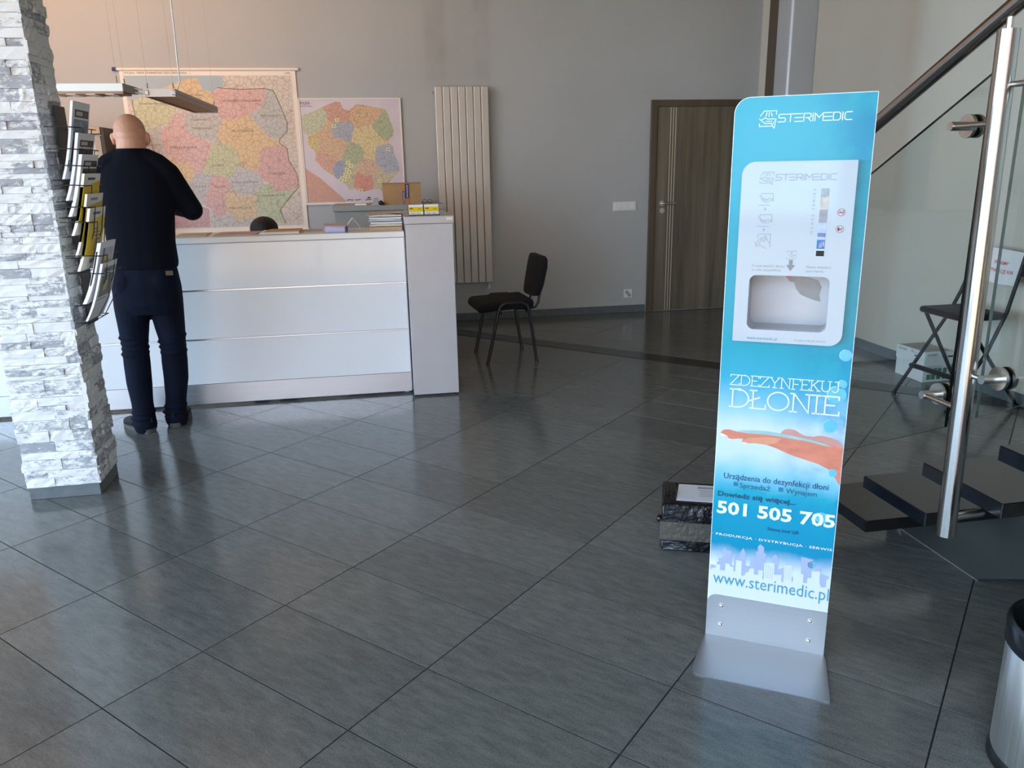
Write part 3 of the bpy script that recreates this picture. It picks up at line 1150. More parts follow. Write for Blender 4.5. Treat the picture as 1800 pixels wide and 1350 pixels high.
pi = thing('desk_end_pillar', 'tall grey end block of the reception desk with overhanging lid', 'pillar', (.368, 5.4, 0))
MB().box(.219, .520, 5.119, 5.86, .012, 1.138, .002).build('body', SILVERL, pi)
MB().box(.213, .526, 5.112, 5.87, 1.140, 1.186, .002).build('lid', SILVERL, pi)
MB().box(.23, .51, 5.13, 5.85, 0, .012).build('foot', BLACKP, pi)
MB().box(.478, .520, 5.1105, 5.1119, 1.160, 1.176).build('maker_label', pm('cream_label', '#e8dcb0', .5, vary=0), pi)
# ------------------------------------------------------------------ wall maps
REG = {
 'zachodniopomorskie': [(-1.980, 2.101), (-1.864, 2.136), (-1.689, 2.207), (-1.625, 2.147), (-1.616, 2.028), (-1.658, 1.981), (-1.691, 1.909), (-1.778, 1.885), (-1.904, 1.838), (-1.968, 1.887), (-1.977, 1.995)],
 'pomorskie': [(-1.689, 2.207), (-1.614, 2.236), (-1.489, 2.283), (-1.418, 2.277), (-1.392, 2.188), (-1.310, 2.164), (-1.279, 2.122), (-1.302, 2.026), (-1.378, 1.997), (-1.523, 1.998), (-1.604, 2.028), (-1.625, 2.147)],
 'mazury': [(-1.310, 2.164), (-1.246, 2.200), (-0.855, 2.193), (-0.850, 2.121), (-0.908, 2.036), (-1.000, 1.976), (-1.191, 1.923), (-1.239, 1.929), (-1.315, 2.014), (-1.279, 2.122)],
 'podlaskie': [(-0.855, 2.193), (-0.782, 2.175), (-0.752, 2.108), (-0.683, 1.900), (-0.690, 1.826), (-0.759, 1.764), (-0.834, 1.765), (-0.903, 1.828), (-0.992, 1.939), (-1.000, 1.976), (-0.908, 2.036), (-0.850, 2.121)],
 'kujawy': [(-1.560, 1.998), (-1.378, 1.997), (-1.302, 2.026), (-1.239, 1.929), (-1.287, 1.832), (-1.298, 1.734), (-1.358, 1.747), (-1.452, 1.785), (-1.546, 1.810), (-1.571, 1.908)],
 'wielkopolskie': [(-1.658, 1.981), (-1.560, 1.998), (-1.571, 1.908), (-1.546, 1.810), (-1.452, 1.785), (-1.349, 1.722), (-1.395, 1.636), (-1.462, 1.488), (-1.525, 1.477), (-1.576, 1.565), (-1.649, 1.566), (-1.728, 1.617), (-1.768, 1.679), (-1.778, 1.789), (-1.757, 1.861), (-1.691, 1.909)],
 'lubuskie': [(-1.904, 1.838), (-1.778, 1.885), (-1.757, 1.861), (-1.778, 1.789), (-1.768, 1.679), (-1.728, 1.617), (-1.813, 1.618), (-1.878, 1.668), (-1.917, 1.742)],
 'mazowieckie': [(-1.239, 1.929), (-1.191, 1.923), (-1.000, 1.976), (-0.992, 1.939), (-0.903, 1.828), (-0.834, 1.765), (-0.762, 1.727), (-0.766, 1.689), (-0.944, 1.667), (-0.977, 1.466), (-1.134, 1.532), (-1.136, 1.632), (-1.190, 1.708), (-1.298, 1.734), (-1.287, 1.832)],
 'lodzkie': [(-1.349, 1.722), (-1.298, 1.734), (-1.190, 1.708), (-1.136, 1.632), (-1.134, 1.532), (-1.177, 1.483), (-1.246, 1.421), (-1.366, 1.461), (-1.451, 1.475), (-1.462, 1.488), (-1.395, 1.636)],
 'lubelskie': [(-0.944, 1.667), (-0.763, 1.714), (-0.704, 1.676), (-0.700, 1.575), (-0.635, 1.447), (-0.632, 1.331), (-0.724, 1.308), (-0.841, 1.297), (-0.884, 1.375), (-0.957, 1.415), (-0.977, 1.466)],
 'swietokrzyskie': [(-1.177, 1.483), (-1.134, 1.532), (-0.977, 1.466), (-0.957, 1.415), (-0.937, 1.364), (-1.033, 1.289), (-1.137, 1.259), (-1.230, 1.332), (-1.246, 1.421)],
 'slaskie': [(-1.366, 1.461), (-1.246, 1.421), (-1.230, 1.332), (-1.288, 1.269), (-1.306, 1.103), (-1.372, 1.079), (-1.437, 1.171), (-1.494, 1.211), (-1.433, 1.311), (-1.409, 1.412)],
 'opolskie': [(-1.525, 1.477), (-1.462, 1.488), (-1.451, 1.475), (-1.366, 1.461), (-1.409, 1.412), (-1.433, 1.311), (-1.494, 1.211), (-1.564, 1.251), (-1.600, 1.365)],
 'dolnoslaskie': [(-1.813, 1.618), (-1.728, 1.617), (-1.649, 1.566), (-1.576, 1.565), (-1.525, 1.477), (-1.600, 1.365), (-1.652, 1.341), (-1.744, 1.394), (-1.828, 1.495)],
 'malopolskie': [(-1.230, 1.332), (-1.137, 1.259), (-1.033, 1.289), (-1.019, 1.173), (-1.028, 1.082), (-1.133, 1.059), (-1.212, 1.035), (-1.254, 1.114), (-1.306, 1.103), (-1.288, 1.269)],
 'podkarpackie': [(-1.033, 1.289), (-0.937, 1.364), (-0.884, 1.375), (-0.841, 1.297), (-0.724, 1.308), (-0.646, 1.319), (-0.731, 1.230), (-0.818, 1.129), (-0.777, 1.010), (-0.878, 1.039), (-0.976, 1.094), (-1.028, 1.082), (-1.019, 1.173)],
 'sea': [(-2.017, 2.300), (-1.222, 2.301), (-1.191, 2.253), (-1.221, 2.206), (-1.310, 2.164), (-1.381, 2.182), (-1.418, 2.277), (-1.501, 2.277), (-1.614, 2.236), (-1.738, 2.189), (-1.864, 2.130), (-1.980, 2.101), (-2.014, 2.113)],
 'inset': [(-1.821, 1.270), (-1.546, 1.199), (-1.438, 1.158), (-1.444, 0.997), (-1.842, 1.009)],
 'frame': [(-2.019, 2.303), (-0.612, 2.303), (-0.624, 0.979), (-1.857, 0.990)],
 'border': [(-1.980, 2.101), (-1.968, 1.935), (-1.913, 1.857), (-1.865, 1.765), (-1.854, 1.668), (-1.816, 1.594), (-1.744, 1.394)],
 'border2': [(-0.855, 2.193), (-0.782, 2.175), (-0.752, 2.108), (-0.683, 1.900), (-0.690, 1.826), (-0.759, 1.764), (-0.769, 1.727), (-0.704, 1.676), (-0.700, 1.575), (-0.635, 1.447), (-0.632, 1.331), (-0.731, 1.230), (-0.818, 1.129), (-0.777, 1.010)],
 'border3': [(-1.252, 2.200), (-1.065, 2.184), (-0.855, 2.193)],
}
COL1 = dict(zachodniopomorskie='#c9c98f', pomorskie='#e0b877', mazury='#dfa49c', podlaskie='#b3b6b4', kujawy='#bdbab2', wielkopolskie='#e0a69f', lubuskie='#bcb8b2',
            mazowieckie='#e3bb7c', lodzkie='#bfc58f', lubelskie='#dc9f9c', swietokrzyskie='#b9bcbe', slaskie='#dba19a', opolskie='#b6b9bb', dolnoslaskie='#e0bd80',
            malopolskie='#dfbd88', podkarpackie='#b5c492')
COL2 = dict(zachodniopomorskie='#b9c79a', pomorskie='#cf8a70', mazury='#dba870', podlaskie='#9db27c', kujawy='#93a4bb', wielkopolskie='#dcae80', lubuskie='#dcc46c',
            mazowieckie='#e3cd84', lodzkie='#9fb183', lubelskie='#98abc8', swietokrzyskie='#d8a988', slaskie='#c3bd8a', opolskie='#8095b8', dolnoslaskie='#dc9a80',
            malopolskie='#dc7d68', podkarpackie='#c9bd8c')
def pale(h, k=.36, t='#e6ded2'):
    a, b = [[int(q[i:i + 2], 16) for i in (1, 3, 5)] for q in (h, t)]
    return '#' + ''.join('%02x' % int(x * (1 - k) + y * k) for x, y in zip(a, b))
def wall_text(body, x0, x1, z, cap, y, bold=0):
    me = text_fit(body, x0, x1, z, cap, bold)
    me.transform(Matrix(((1, 0, 0, 0), (0, 0, 1, y), (0, 1, 0, 0), (0, 0, 0, 1))))
    return me
def flat_wall(poly, y, thick=0.0):
    me = curve_mesh([poly], thick)
    me.transform(Matrix(((1, 0, 0, 0), (0, 0, 1, y), (0, 1, 0, 0), (0, 0, 0, 1))))
    return me
INK = pm('map_ink', '#6f5f57', .5, vary=0)
m1 = thing('wall_map', 'large hanging road map of Poland with pastel provinces on a white rod', 'map', (-1.31, YB, .94))
MB().box(-2.052, -.575, YB - .010, YB - .007, .948, 2.345).build('map_sheet', pm('map_margin', '#eee2d2', .6, vary=.02), m1)
MB().tube([(-2.075, YB - .016, 2.352), (-.548, YB - .016, 2.354)], .013, 14).build('hanging_rod', pm('rod_white', '#efe2d2', .4, vary=0), m1, 40)
MB().tube([(-2.103, YB - .016, 2.352), (-2.07, YB - .016, 2.352)], .0155, 14).build('rod_cap', pm('blue_cap', '#27307a', .4, vary=0), m1, 40)
MB().tube([(-2.06, YB - .013, .95), (-.568, YB - .013, .95)], .010, 12).build('hanging_rod', pm('rod_white', '#efe2d2', .4, vary=0), m1, 40)
y = YB - .0104
obj('map_print', flat_wall([(-2.022, .985), (-.612, .985), (-.612, 2.305), (-2.022, 2.305)], y), mat_map('map_neighbours', '#ddd0c0'), m1)
obj('map_print', flat_wall([(-2.016, 1.25), (-1.25, 1.25), (-1.0, .99), (-2.016, .99)], y - .0002), mat_map('map_south', '#d0ccc4'), m1)
obj('map_print', flat_wall(REG['sea'], y - .0004), pm('map_sea', '#a9b8bd', .6, vary=.03), m1)
for kx, (k, c) in enumerate(COL1.items()):
    obj('map_province', flat_wall(REG[k], y - .0006 - .00003 * kx), mat_map('map1_' + k, pale(c)), m1)
obj('map_inset', flat_wall([(-2.012, .997), (-1.444, .997), (-1.438, 1.158), (-1.56, 1.21), (-2.012, 1.21)], y - .0013), mat_map('map_inset', '#d3aaa8', scale=26), m1)
bm = bmesh.new()
for k in ('border', 'border2', 'border3'):
    ribbon(bm, REG[k], .0055)
me = bpy.data.meshes.new('border')
bm.to_mesh(me)
bm.free()
me.transform(Matrix(((1, 0, 0, 0), (0, 0, 1, y - .0015), (0, 1, 0, 0), (0, 0, 0, 1))))
obj('map_border_line', me, pm('border_ink', '#5c6a4c', .5, vary=0), m1)['kind'] = 'stuff'
bm = bmesh.new()
ribbon(bm, [(-2.019, .988), (-.615, .988), (-.615, 2.302), (-2.019, 2.302), (-2.019, .988)], .004)
ribbon(bm, [(-2.012, 1.21), (-1.56, 1.21), (-1.438, 1.158), (-1.444, .997)], .006)
me = bpy.data.meshes.new('frame_line')
bm.to_mesh(me)
bm.free()
me.transform(Matrix(((1, 0, 0, 0), (0, 0, 1, y - .0016), (0, 1, 0, 0), (0, 0, 0, 1))))
obj('map_frame_line', me, pm('pale_line', '#e9e2da', .5, vary=0), m1)
for b, x0, x1, z, h in (('POLSKA - MAPA ADMINISTRACYJNO-DROGOWA', -2.012, -1.499, 2.314, .017), ('1:500', -.672, -.622, 2.314, .014),
                        ('WARMIŃSKO-MAZURSKIE', -1.227, -.897, 2.082, .018), ('PODLASKIE', -.909, -.760, 1.952, .020), ('KUJAWSKO', -1.507, -1.352, 1.925, .018), ('POMORSKIE', -1.50, -1.35, 1.852, .016),
                        ('WIELKOPOLSKIE', -1.712, -1.487, 1.688, .020), ('MAZOWIECKIE', -1.170, -.984, 1.824, .020), ('ŁÓDZKIE', -1.382, -1.271, 1.530, .018),
                        ('LUBELSKIE', -.883, -.737, 1.450, .020), ('ŚWIĘTOKRZYSKIE', -1.218, -.986, 1.378, .016), ('ŚLĄSKIE', -1.378, -1.278, 1.345, .018),
                        ('PODKARPACKIE', -1.003, -.761, 1.255, .018), ('MAŁOPOLSKIE', -1.268, -1.072, 1.150, .018), ('POMORSKIE', -1.519, -1.386, 2.130, .016),
                        ('ZACHODNIOPOMORSKIE', -1.930, -1.700, 2.062, .015), ('LUBUSKIE', -1.90, -1.79, 1.715, .015), ('OPOLSKIE', -1.56, -1.45, 1.35, .014)):
    obj('lettering', wall_text(b, x0, x1, z, h, y - .0018), INK, m1)

m2 = thing('wall_map', 'smaller framed map of Poland on a pinboard, right of the hanging map', 'map', (-.125, YB, 1.165))
MB().box(-.560, .336, YB - .012, YB - .006, 1.185, 2.098).build('map_board', pm('map2_ground', '#d0c6cd', .35, vary=.06, scale=5), m2)
fr = MB()
fr.box(-.572, .348, YB - .018, YB - .004, 2.096, 2.110, .002)
fr.box(-.572, .348, YB - .018, YB - .004, 1.168, 1.188, .002)
fr.box(.335, .348, YB - .018, YB - .004, 1.188, 2.096, .002)
fr.box(-.572, -.559, YB - .018, YB - .004, 1.188, 2.096, .002)
fr.build('frame', pm('map_frame_white', '#e3ddd4', .4, vary=0), m2)
def to2(p):
    return (-.557 + (p[0] + 1.980) * .636, 1.254 + (p[1] - 1.010) * .648)
y = YB - .0124
sh = [(a + .022, b - .022) for a, b in map(to2, REG['border2'])]
for kx, (k, c) in enumerate(COL2.items()):
    obj('map_province', flat_wall([to2(p) for p in REG[k]], y - .00003 * kx), mat_map('map2_' + k, pale(c, .36), '#7f6a60', 30), m2)
LAND = REG['border'][:1] + [REG['sea'][k] for k in (10, 9, 8, 6, 5, 4, 2)] + REG['border2'] + [(-.98, 1.09), (-1.03, 1.08), (-1.21, 1.035), (-1.31, 1.10), (-1.37, 1.08), (-1.44, 1.17), (-1.56, 1.25)] + REG['border'][:0:-1]
obj('map_print', flat_wall([to2(p) for p in LAND], y + .00015), mat_map('map2_land', pale('#dcb080', .25), '#7f6a60', 30), m2)
obj('map_print', flat_wall([(-.558, 1.19), (-.558, 1.50), (-.42, 1.40), (-.20, 1.19)], y - .0002), mat_map('map2_corner', '#d9a890', '#b79a94', 22), m2)
for b, x0, x1, z, h in (('POLSKA', -.555, -.47, 2.056, .024), ('mapa samorządowa', -.555, -.45, 2.038, .010)):
    obj('lettering', wall_text(b, x0, x1, z, h, y - .0007, .01), pm('map2_ink', '#4b4a50', .5, vary=0), m2)
random.seed(3)
bm = bmesh.new()
x = -.20
while x < .06:
    w = random.uniform(.006, .016)
    if random.random() < .8:
        ribbon(bm, [(x, 1.205 + random.uniform(-.003, .003)), (x + w, 1.207 + random.uniform(-.003, .004))], .006)
    x += w + .004
ribbon(bm, [(-.005, 1.222), (.012, 1.222)], .012)
me = bpy.data.meshes.new('marks')
bm.to_mesh(me)
bm.free()
me.transform(Matrix(((1, 0, 0, 0), (0, 0, 1, y - .0008), (0, 1, 0, 0), (0, 0, 0, 1))))
obj('legend_marks', me, BLACKP, m2)['kind'] = 'stuff'
FLAG = pm('yellow_flag', '#ded7a2', .6, vary=.05)
ORD = ('topmost', 'second from top', 'third from top', 'fourth from top', 'fifth from top', 'fourth from bottom', 'third from bottom', 'second from bottom', 'lowest')
CLU = {4: 0, 5: 1, 6: 2, 7: 3, 8: 4, 10: 5, 9: 6, 12: 7, 11: 8}
FLAGS = {1: 'pale yellow paper flag on the blue province top left of smaller map', 2: 'pale yellow paper flag on the yellow middle province of smaller map', 3: 'pale yellow paper flag at the right edge above the blue province of smaller map',
         13: 'pale yellow paper flag just above the cardboard box on the smaller map', 14: 'lowest pale yellow paper flag at bottom of the smaller map'}
proto = None
for k, (x, z) in enumerate([(-.239, 1.920), (-.271, 1.867), (.071, 1.678), (.208, 1.657), (-.168, 1.542), (-.142, 1.515), (-.183, 1.482), (-.163, 1.460), (-.198, 1.439), (-.228, 1.406), (-.177, 1.422), (-.246, 1.385), (-.212, 1.395), (.119, 1.372), (-.068, 1.289)]):
    if proto is None:
        proto = thing('paper_flag', 'topmost pale yellow paper flag, on the red province of smaller map', 'note', (x, YB - .0145, z), 0, 'paper flags on the smaller map')
        MB().box(x - .019, x + .019, YB - .0155, YB - .0138, z - .016, z + .016).build('paper', FLAG, proto)
        MB().tube([(x, YB - .0172, z), (x, YB - .0155, z)], .005, 10).build('dot', BLACKP, proto)
    else:
        copy_tree(proto, (x, YB - .0145 - .0004 * (k % 5), z), FLAGS.get(k) or 'pale yellow paper flag, %s of the tight cluster on smaller map' % ORD[CLU[k]])

# ------------------------------------------------------------------ behind the desk
cb = thing('low_cabinet', 'grey office cabinet behind the desk under the smaller map', 'cabinet', (.1, 7.25, 0))
MB().box(-.295, .62, 7.02, 7.55, .05, 1.135, .002).build('body', CABG, cb)
MB().box(-.310, .635, 7.0, 7.57, 1.137, 1.183, .003).build('top_board', CABG, cb)
MB().box(-.28, .60, 7.04, 7.53, 0, .05).build('plinth', BLACKM, cb)
MB().box(.290, .325, 7.0175, 7.0195, 1.10, 1.135).build('sticker', pm('pale_sticker', '#c6d2dc', .4, vary=.05), cb)
for x in (.155, .165):
    MB().box(x - .004, x + .004, 7.005, 7.02, .5, .62).build('handle', CHROME, cb)
# cardboard box on the cabinet
bx = thing('cardboard_box', 'brown cardboard box with blue and orange tape on grey cabinet', 'box', (.29, 7.18, 1.183))
Q = MB()
Q.hexa([(.128, 7.03, 1.184), (.448, 7.03, 1.184), (.448, 7.28, 1.184), (.128, 7.28, 1.184), (.122, 7.03, 1.356), (.450, 7.03, 1.356), (.450, 7.28, 1.356), (.122, 7.28, 1.356)])
Q.build('carton', CARD, bx)
MB().hexa([(.122, 7.026, 1.356), (.450, 7.026, 1.358), (.450, 7.15, 1.360), (.122, 7.15, 1.358), (.120, 7.026, 1.359), (.452, 7.026, 1.361), (.452, 7.15, 1.364), (.120, 7.15, 1.362)]).build('flap', CARD, bx)
MB().hexa([(.122, 7.16, 1.358), (.450, 7.16, 1.360), (.450, 7.284, 1.356), (.122, 7.284, 1.356), (.120, 7.16, 1.362), (.452, 7.16, 1.364), (.452, 7.284, 1.359), (.120, 7.284, 1.359)]).build('flap', CARD, bx)
NAVYT = pm('navy_tape', '#1b2a6b', .25, vary=0)
ORANT = pm('orange_tape', '#c47a2c', .3, vary=0)
MB().box(.286, .345, 7.0276, 7.0298, 1.184, 1.356).build('tape', ORANT, bx)
MB().box(.312, .345, 7.0268, 7.0275, 1.232, 1.354).build('tape_print', NAVYT, bx)
MB().box(.289, .310, 7.0268, 7.0275, 1.186, 1.292).build('tape_print', NAVYT, bx)
for b, x, z0, z1 in (('rivanna', .335, 1.240, 1.345), ('rivanna', .304, 1.19, 1.285)):
    me = text_fit(b, 0, z1 - z0, 0, .014, .02)
    me.transform(Matrix(((0, -1, 0, x), (0, 0, 1, 7.0264), (1, 0, 0, z0), (0, 0, 0, 1))))
    obj('lettering', me, WHITEP, bx)
tag(MB().box(-.118, -.022, 7.03, 7.12, 1.1835, 1.198, .002).build('flat_box', PAPER), 'flat white box lying on the left of the grey cabinet', 'box')
Q = MB()
Q.box(.015, .09, 7.04, 7.14, 1.1835, 1.190)
Q.hexa([(.03, 7.08, 1.190), (.085, 7.08, 1.190), (.085, 7.13, 1.190), (.03, 7.13, 1.190), (.045, 7.06, 1.240), (.080, 7.06, 1.244), (.080, 7.10, 1.244), (.045, 7.10, 1.240)])
tag(Q.build('desk_phone', pm('pale_grey_plastic', '#b9bab8', .4, vary=.1)), 'small pale grey gadget on the cabinet left of the carton', 'gadget')
Q = MB()
Q.ball((.100, 7.005, 1.202), (.022, .02, .020), 12)
Q.ball((.116, 7.0, 1.195), (.016, .016, .013), 12)
tag(Q.build('black_mouse', BLACKM, None, 180), 'small black lump in front of the carton left edge', 'gadget')
gl = thing('spectacles', 'folded thin-framed spectacles lying right of the carton', 'spectacles', (.515, 7.05, 1.183))
Q = MB()
for x in (.478, .525):
    Q.tube([(x + .019 * math.cos(a * .5236), 7.03, 1.204 + .016 * math.sin(a * .5236)) for a in range(13)], .0022, 6, False)
Q.tube([(.495, 7.03, 1.206), (.508, 7.03, 1.206)], .002, 6)
Q.tube([(.46, 7.03, 1.208), (.462, 7.12, 1.200)], .002, 6)
Q.tube([(.543, 7.03, 1.208), (.541, 7.12, 1.200)], .002, 6)
Q.build('frame', pm('copper_frame', '#7a3f2e', .3, metal=.6, vary=0), gl, 60)

# tall cabinet at the far left
tc = thing('tall_cabinet', 'tall beige cabinet with dark brown side behind the standing man', 'cabinet', (-2.5, 7.5, 0))
MB().box(-3.05, -2.155, 7.37, 7.745, .06, 1.80, .002).build('body', BEIGEB, tc)
MB().box(-2.152, -2.130, 7.34, 7.745, .0, 1.855, .002).build('side_board', DARKB, tc)
MB().box(-3.07, -2.154, 7.33, 7.745, 1.805, 1.86, .003).build('top_board', pm('cabinet_top', '#b99b7e', .5, vary=.05), tc)
Q = MB()
Q.box(-2.215, -2.165, 7.35, 7.368, .1, 1.79, .002)
Q.box(-3.03, -2.98, 7.35, 7.368, .1, 1.79, .002)
Q.box(-2.98, -2.215, 7.35, 7.368, 1.74, 1.79, .002)
Q.box(-2.98, -2.215, 7.35, 7.368, .1, .15, .002)
Q.build('door_frame', pm('cabinet_frame', '#a89a86', .5, vary=.04), tc)
MB().box(-2.98, -2.215, 7.356, 7.368, .15, 1.74).build('door_panel', BEIGEB, tc)
MB().box(-3.03, -2.17, 7.39, 7.74, 0, .06).build('plinth', DARKB, tc)

# ------------------------------------------------------------------ on the counter
ZT = 1.0905
def sheets(name, label, cat, x0, x1, y0, y1, z0, h, mat, rot=0.0, group=None):
    c = ((x0 + x1) / 2, (y0 + y1) / 2)
    Q = MB().box(x0 - c[0], x1 - c[0], y0 - c[1], y1 - c[1], 0, h, .0006)
    Q.xf(Matrix.Translation((c[0], c[1], z0)) @ Matrix.Rotation(rot, 4, 'Z'))
    return tag(Q.build(name, mat), label, cat, group)
sheets('paper_sheet', 'pinkish papers on counter right beside the standing man', 'paper', -1.22, -1.03, 5.30, 5.56, ZT, .006, PAPERB, .05)
sheets('paper_sheet', 'pinkish printed sheets on counter left of the tan envelope', 'paper', -.98, -.72, 5.30, 5.56, ZT, .006, pm('pink_paper', '#cfae9f', .7, vary=.1, scale=16), -.04)
nb = thing('envelope_pad', 'white pad with tan envelope on top in front of the dark-haired head', 'paper', (-.58, 5.42, ZT))
MB().box(-.70, -.455, 5.30, 5.53, ZT, ZT + .012, .001).build('pad', PAPER, nb)
MB().hexa([(-.672, 5.33, ZT + .0125), (-.452, 5.31, ZT + .0125), (-.448, 5.53, ZT + .0125), (-.66, 5.55, ZT + .0125), (-.672, 5.33, ZT + .016), (-.452, 5.31, ZT + .018), (-.448, 5.53, ZT + .018), (-.66, 5.55, ZT + .016)]).build('envelope', pm('tan_envelope', '#c79d63', .7, vary=.06), nb)
sheets('paper_sheet', 'loose grey leaflets on counter between envelope and note block', 'paper', -.44, -.31, 5.32, 5.56, ZT, .007, PAPERG, .12)
bk = thing('note_block', 'thick note block with lilac page edges and pale cover on counter', 'book', (-.22, 5.43, ZT))
Q = MB()
Q.hexa([(-.292, 5.32, ZT), (-.165, 5.32, ZT), (-.165, 5.48, ZT), (-.292, 5.48, ZT), (-.292, 5.325, ZT + .037), (-.160, 5.315, ZT + .032), (-.160, 5.48, ZT + .032), (-.292, 5.48, ZT + .037)])
Q.build('pages', pm('lilac_pages', '#c4c4ea', .7, vary=.1, scale=60, stretch=(1, 1, 40)), bk)
MB().hexa([(-.300, 5.31, ZT + .040), (-.158, 5.30, ZT + .034), (-.158, 5.50, ZT + .034), (-.300, 5.50, ZT + .042), (-.300, 5.31, ZT + .043), (-.158, 5.30, ZT + .037), (-.158, 5.50, ZT + .037), (-.300, 5.50, ZT + .045)]).build('cover', pm('pale_cover', '#d0b5ad', .5, vary=.06), bk)
MB().box(-.164, -.150, 5.30, 5.49, ZT, ZT + .036, .002).build('spine', pm('dark_spine', '#2d2c44', .4, vary=0), bk)
te = thing('leaflet_tent', 'white tent-folded leaflet standing open beside the note block', 'leaflet', (-.11, 5.42, ZT))
Q = MB()
for s in (-1, 1):
    pts = []
    for k in range(7):
        t = k / 6
        pts.append((-.112 + s * (.050 * (1 - t) + .010 * math.sin(t * 3.14)), ZT + .082 * t))
    Q.prism([(p[0], p[1]) for p in pts] + [(p[0] + .0018 * s, p[1] + .0006) for p in pts[::-1]], 5.34, 5.50, lambda a, b, d: (a, d, b))
Q.build('folded_card', PAPER, te, 60)
# pile of files: every file a thing
random.seed(11)
zz = ZT
fcol = (('#c6a583', .022), ('#cfc5b6', .011), ('#d6d6d3', .013), ('#b9c2c9', .008), ('#dedcd6', .012), ('#cfcac2', .010))
names = ('thick tan file at the bottom of the paper pile', 'cream file second from the bottom of the paper pile', 'off-white file third from bottom of the paper pile', 'bluish file in the middle of the paper pile', 'white file second from the top of the paper pile', 'pale file just under the beige folder of the paper pile')
for k, ((c, h), nme) in enumerate(zip(fcol, names)):
    dx = random.uniform(-.012, .008)
    Q = MB()
    n = 8
    top = [(-.005 + dx + .212 * i / n, zz + h + .004 * math.sin(3.14 * i / n) * (k % 2)) for i in range(n + 1)]
    Q.prism([(-.005 + dx, zz), (.203 + dx * .3, zz)] + [(min(a, .207), b) for a, b in top[::-1]], 5.33, 5.60, lambda a, b, d: (a, d, b))
    tag(Q.build('file', pm('file_paper_%d' % k, c, .7, vary=.1, scale=50, stretch=(1, 1, 30)), None, 60), nme, 'file', 'pile of files on the counter')
    zz += h + .0045
Q = MB()
Q.hexa([(-.032, 5.315, zz + .001), (.200, 5.315, zz + .008), (.200, 5.62, zz + .006), (-.02, 5.62, zz + .001), (-.032, 5.315, zz + .004), (.200, 5.315, zz + .012), (.200, 5.62, zz + .010), (-.02, 5.62, zz + .004)])
tag(Q.build('folder', PAPERB), 'beige card folder lying on top of the paper pile', 'folder', 'pile of files on the counter')
# two card holders on the end block
for k, (x0, lab) in enumerate(((.250, 'yellow and white business cards in left black card holder on end block'), (.351, 'yellow and white business cards in right black card holder on end block'))):
    ch = thing('card_holder', lab, 'card holder', (x0 + .048, 5.24, 1.1865), 0, 'card holders on the end block')
    Q = MB()
    Q.box(x0 - .003, x0 + .096, 5.205, 5.275, 1.1867, 1.191, .001)
    Q.hexa([(x0 - .003, 5.25, 1.19), (x0 + .096, 5.25, 1.19), (x0 + .096, 5.256, 1.19), (x0 - .003, 5.256, 1.19), (x0 - .003, 5.275, 1.252), (x0 + .096, 5.275, 1.252), (x0 + .096, 5.281, 1.252), (x0 - .003, 5.281, 1.252)])
    Q.build('holder', BLACKM, ch)
    def pt(u, v, d):  # on the tilted card face
        return (x0 + u * .092, 5.228 + v * .022 - d, 1.1915 + v * .062)
    for nm, u0, u1, v0, v1, d0, d1, mt in (('card_stack', 0, 1, 0, 1, -.012, 0, PAPER), ('card_print', 0.02, 1, .27, .78, .0002, .0006, YELLOW),
                                          ('card_mark', .06, .3, .55, .68, .0007, .0010, pm('olive_print', '#6b6a2c', .4, vary=0)), ('card_mark', .62, .9, .50, .62, .0007, .001, pm('ochre_print', '#b59a1c', .4, vary=0)),
                                          ('card_mark', .1, .45, .10, .16, .0003, .0007, GREYP), ('card_mark', .52, .8, .10, .16, .0003, .0007, GREYP)):
        MB().hexa([pt(u0, v0, d0), pt(u1, v0, d0), pt(u1, v0, d1), pt(u0, v0, d1), pt(u0, v1, d0), pt(u1, v1, d0), pt(u1, v1, d1), pt(u0, v1, d1)]).build(nm, mt, ch)

# ------------------------------------------------------------------ pendant luminaires over the desk
LUM = pm('luminaire_white', '#f6f3ec', .4, vary=0)
LGR = pm('luminaire_side', '#8c8480', .4, metal=.3, vary=0)
LIN = pm('louvre_bronze', '#8d6f57', .35, metal=.5, vary=.1)
def wires(x, y_, z):
    return MB().tube([(x, y_, z), (x, y_, ZC)], .0006, 5)
la = thing('pendant_lamp', 'white linear pendant lamp running sideways out from behind stone pillar', 'lamp', (-2.0, 5.45, 1.95))
MB().box(-2.75, -1.405, 5.34, 5.545, 1.957, 2.003, .003).build('housing', LUM, la)
Q = MB()
Q.hexa([(-1.404, 5.34, 1.955), (-1.360, 5.39, 1.952), (-1.360, 5.50, 1.952), (-1.404, 5.545, 1.955), (-1.404, 5.34, 2.002), (-1.360, 5.39, 1.990), (-1.360, 5.50, 1.990), (-1.404, 5.545, 2.002)])
Q.build('end_cap', LGR, la)
MB().box(-2.74, -1.41, 5.35, 5.535, 1.944, 1.957).build('louvre_tray', LIN, la)
for k in range(12):
    x = -2.70 + k * .108
    MB().box(x, x + .05, 5.346, 5.54, 1.9405, 1.9435).build('louvre', LUM, la)
for x, yy in ((-1.44, 5.36), (-1.44, 5.52), (-2.65, 5.36), (-2.65, 5.52)):
    Q = wires(x, yy, 2.003)
    Q.tube([(x, yy, 2.003), (x, yy, 2.045)], .004, 8)
    Q.build('suspension_wire', pm('suspension_brown', '#9a8674', .6, vary=0), la)
lb = thing('pendant_lamp', 'grey pendant lamp pointing away over the desk, louvres showing below', 'lamp', (-1.2, 5.9, 1.93))
MB().box(-1.308, -1.125, 5.40, 5.404, 1.930, 1.978, .001).build('end_plate', pm('end_plate_white', '#d9c9bd', .35, metal=.2, vary=0), lb)
Q = MB()
Q.box(-1.306, -1.300, 5.405, 6.86, 1.931, 1.977)
Q.box(-1.133, -1.127, 5.405, 6.86, 1.931, 1.977)
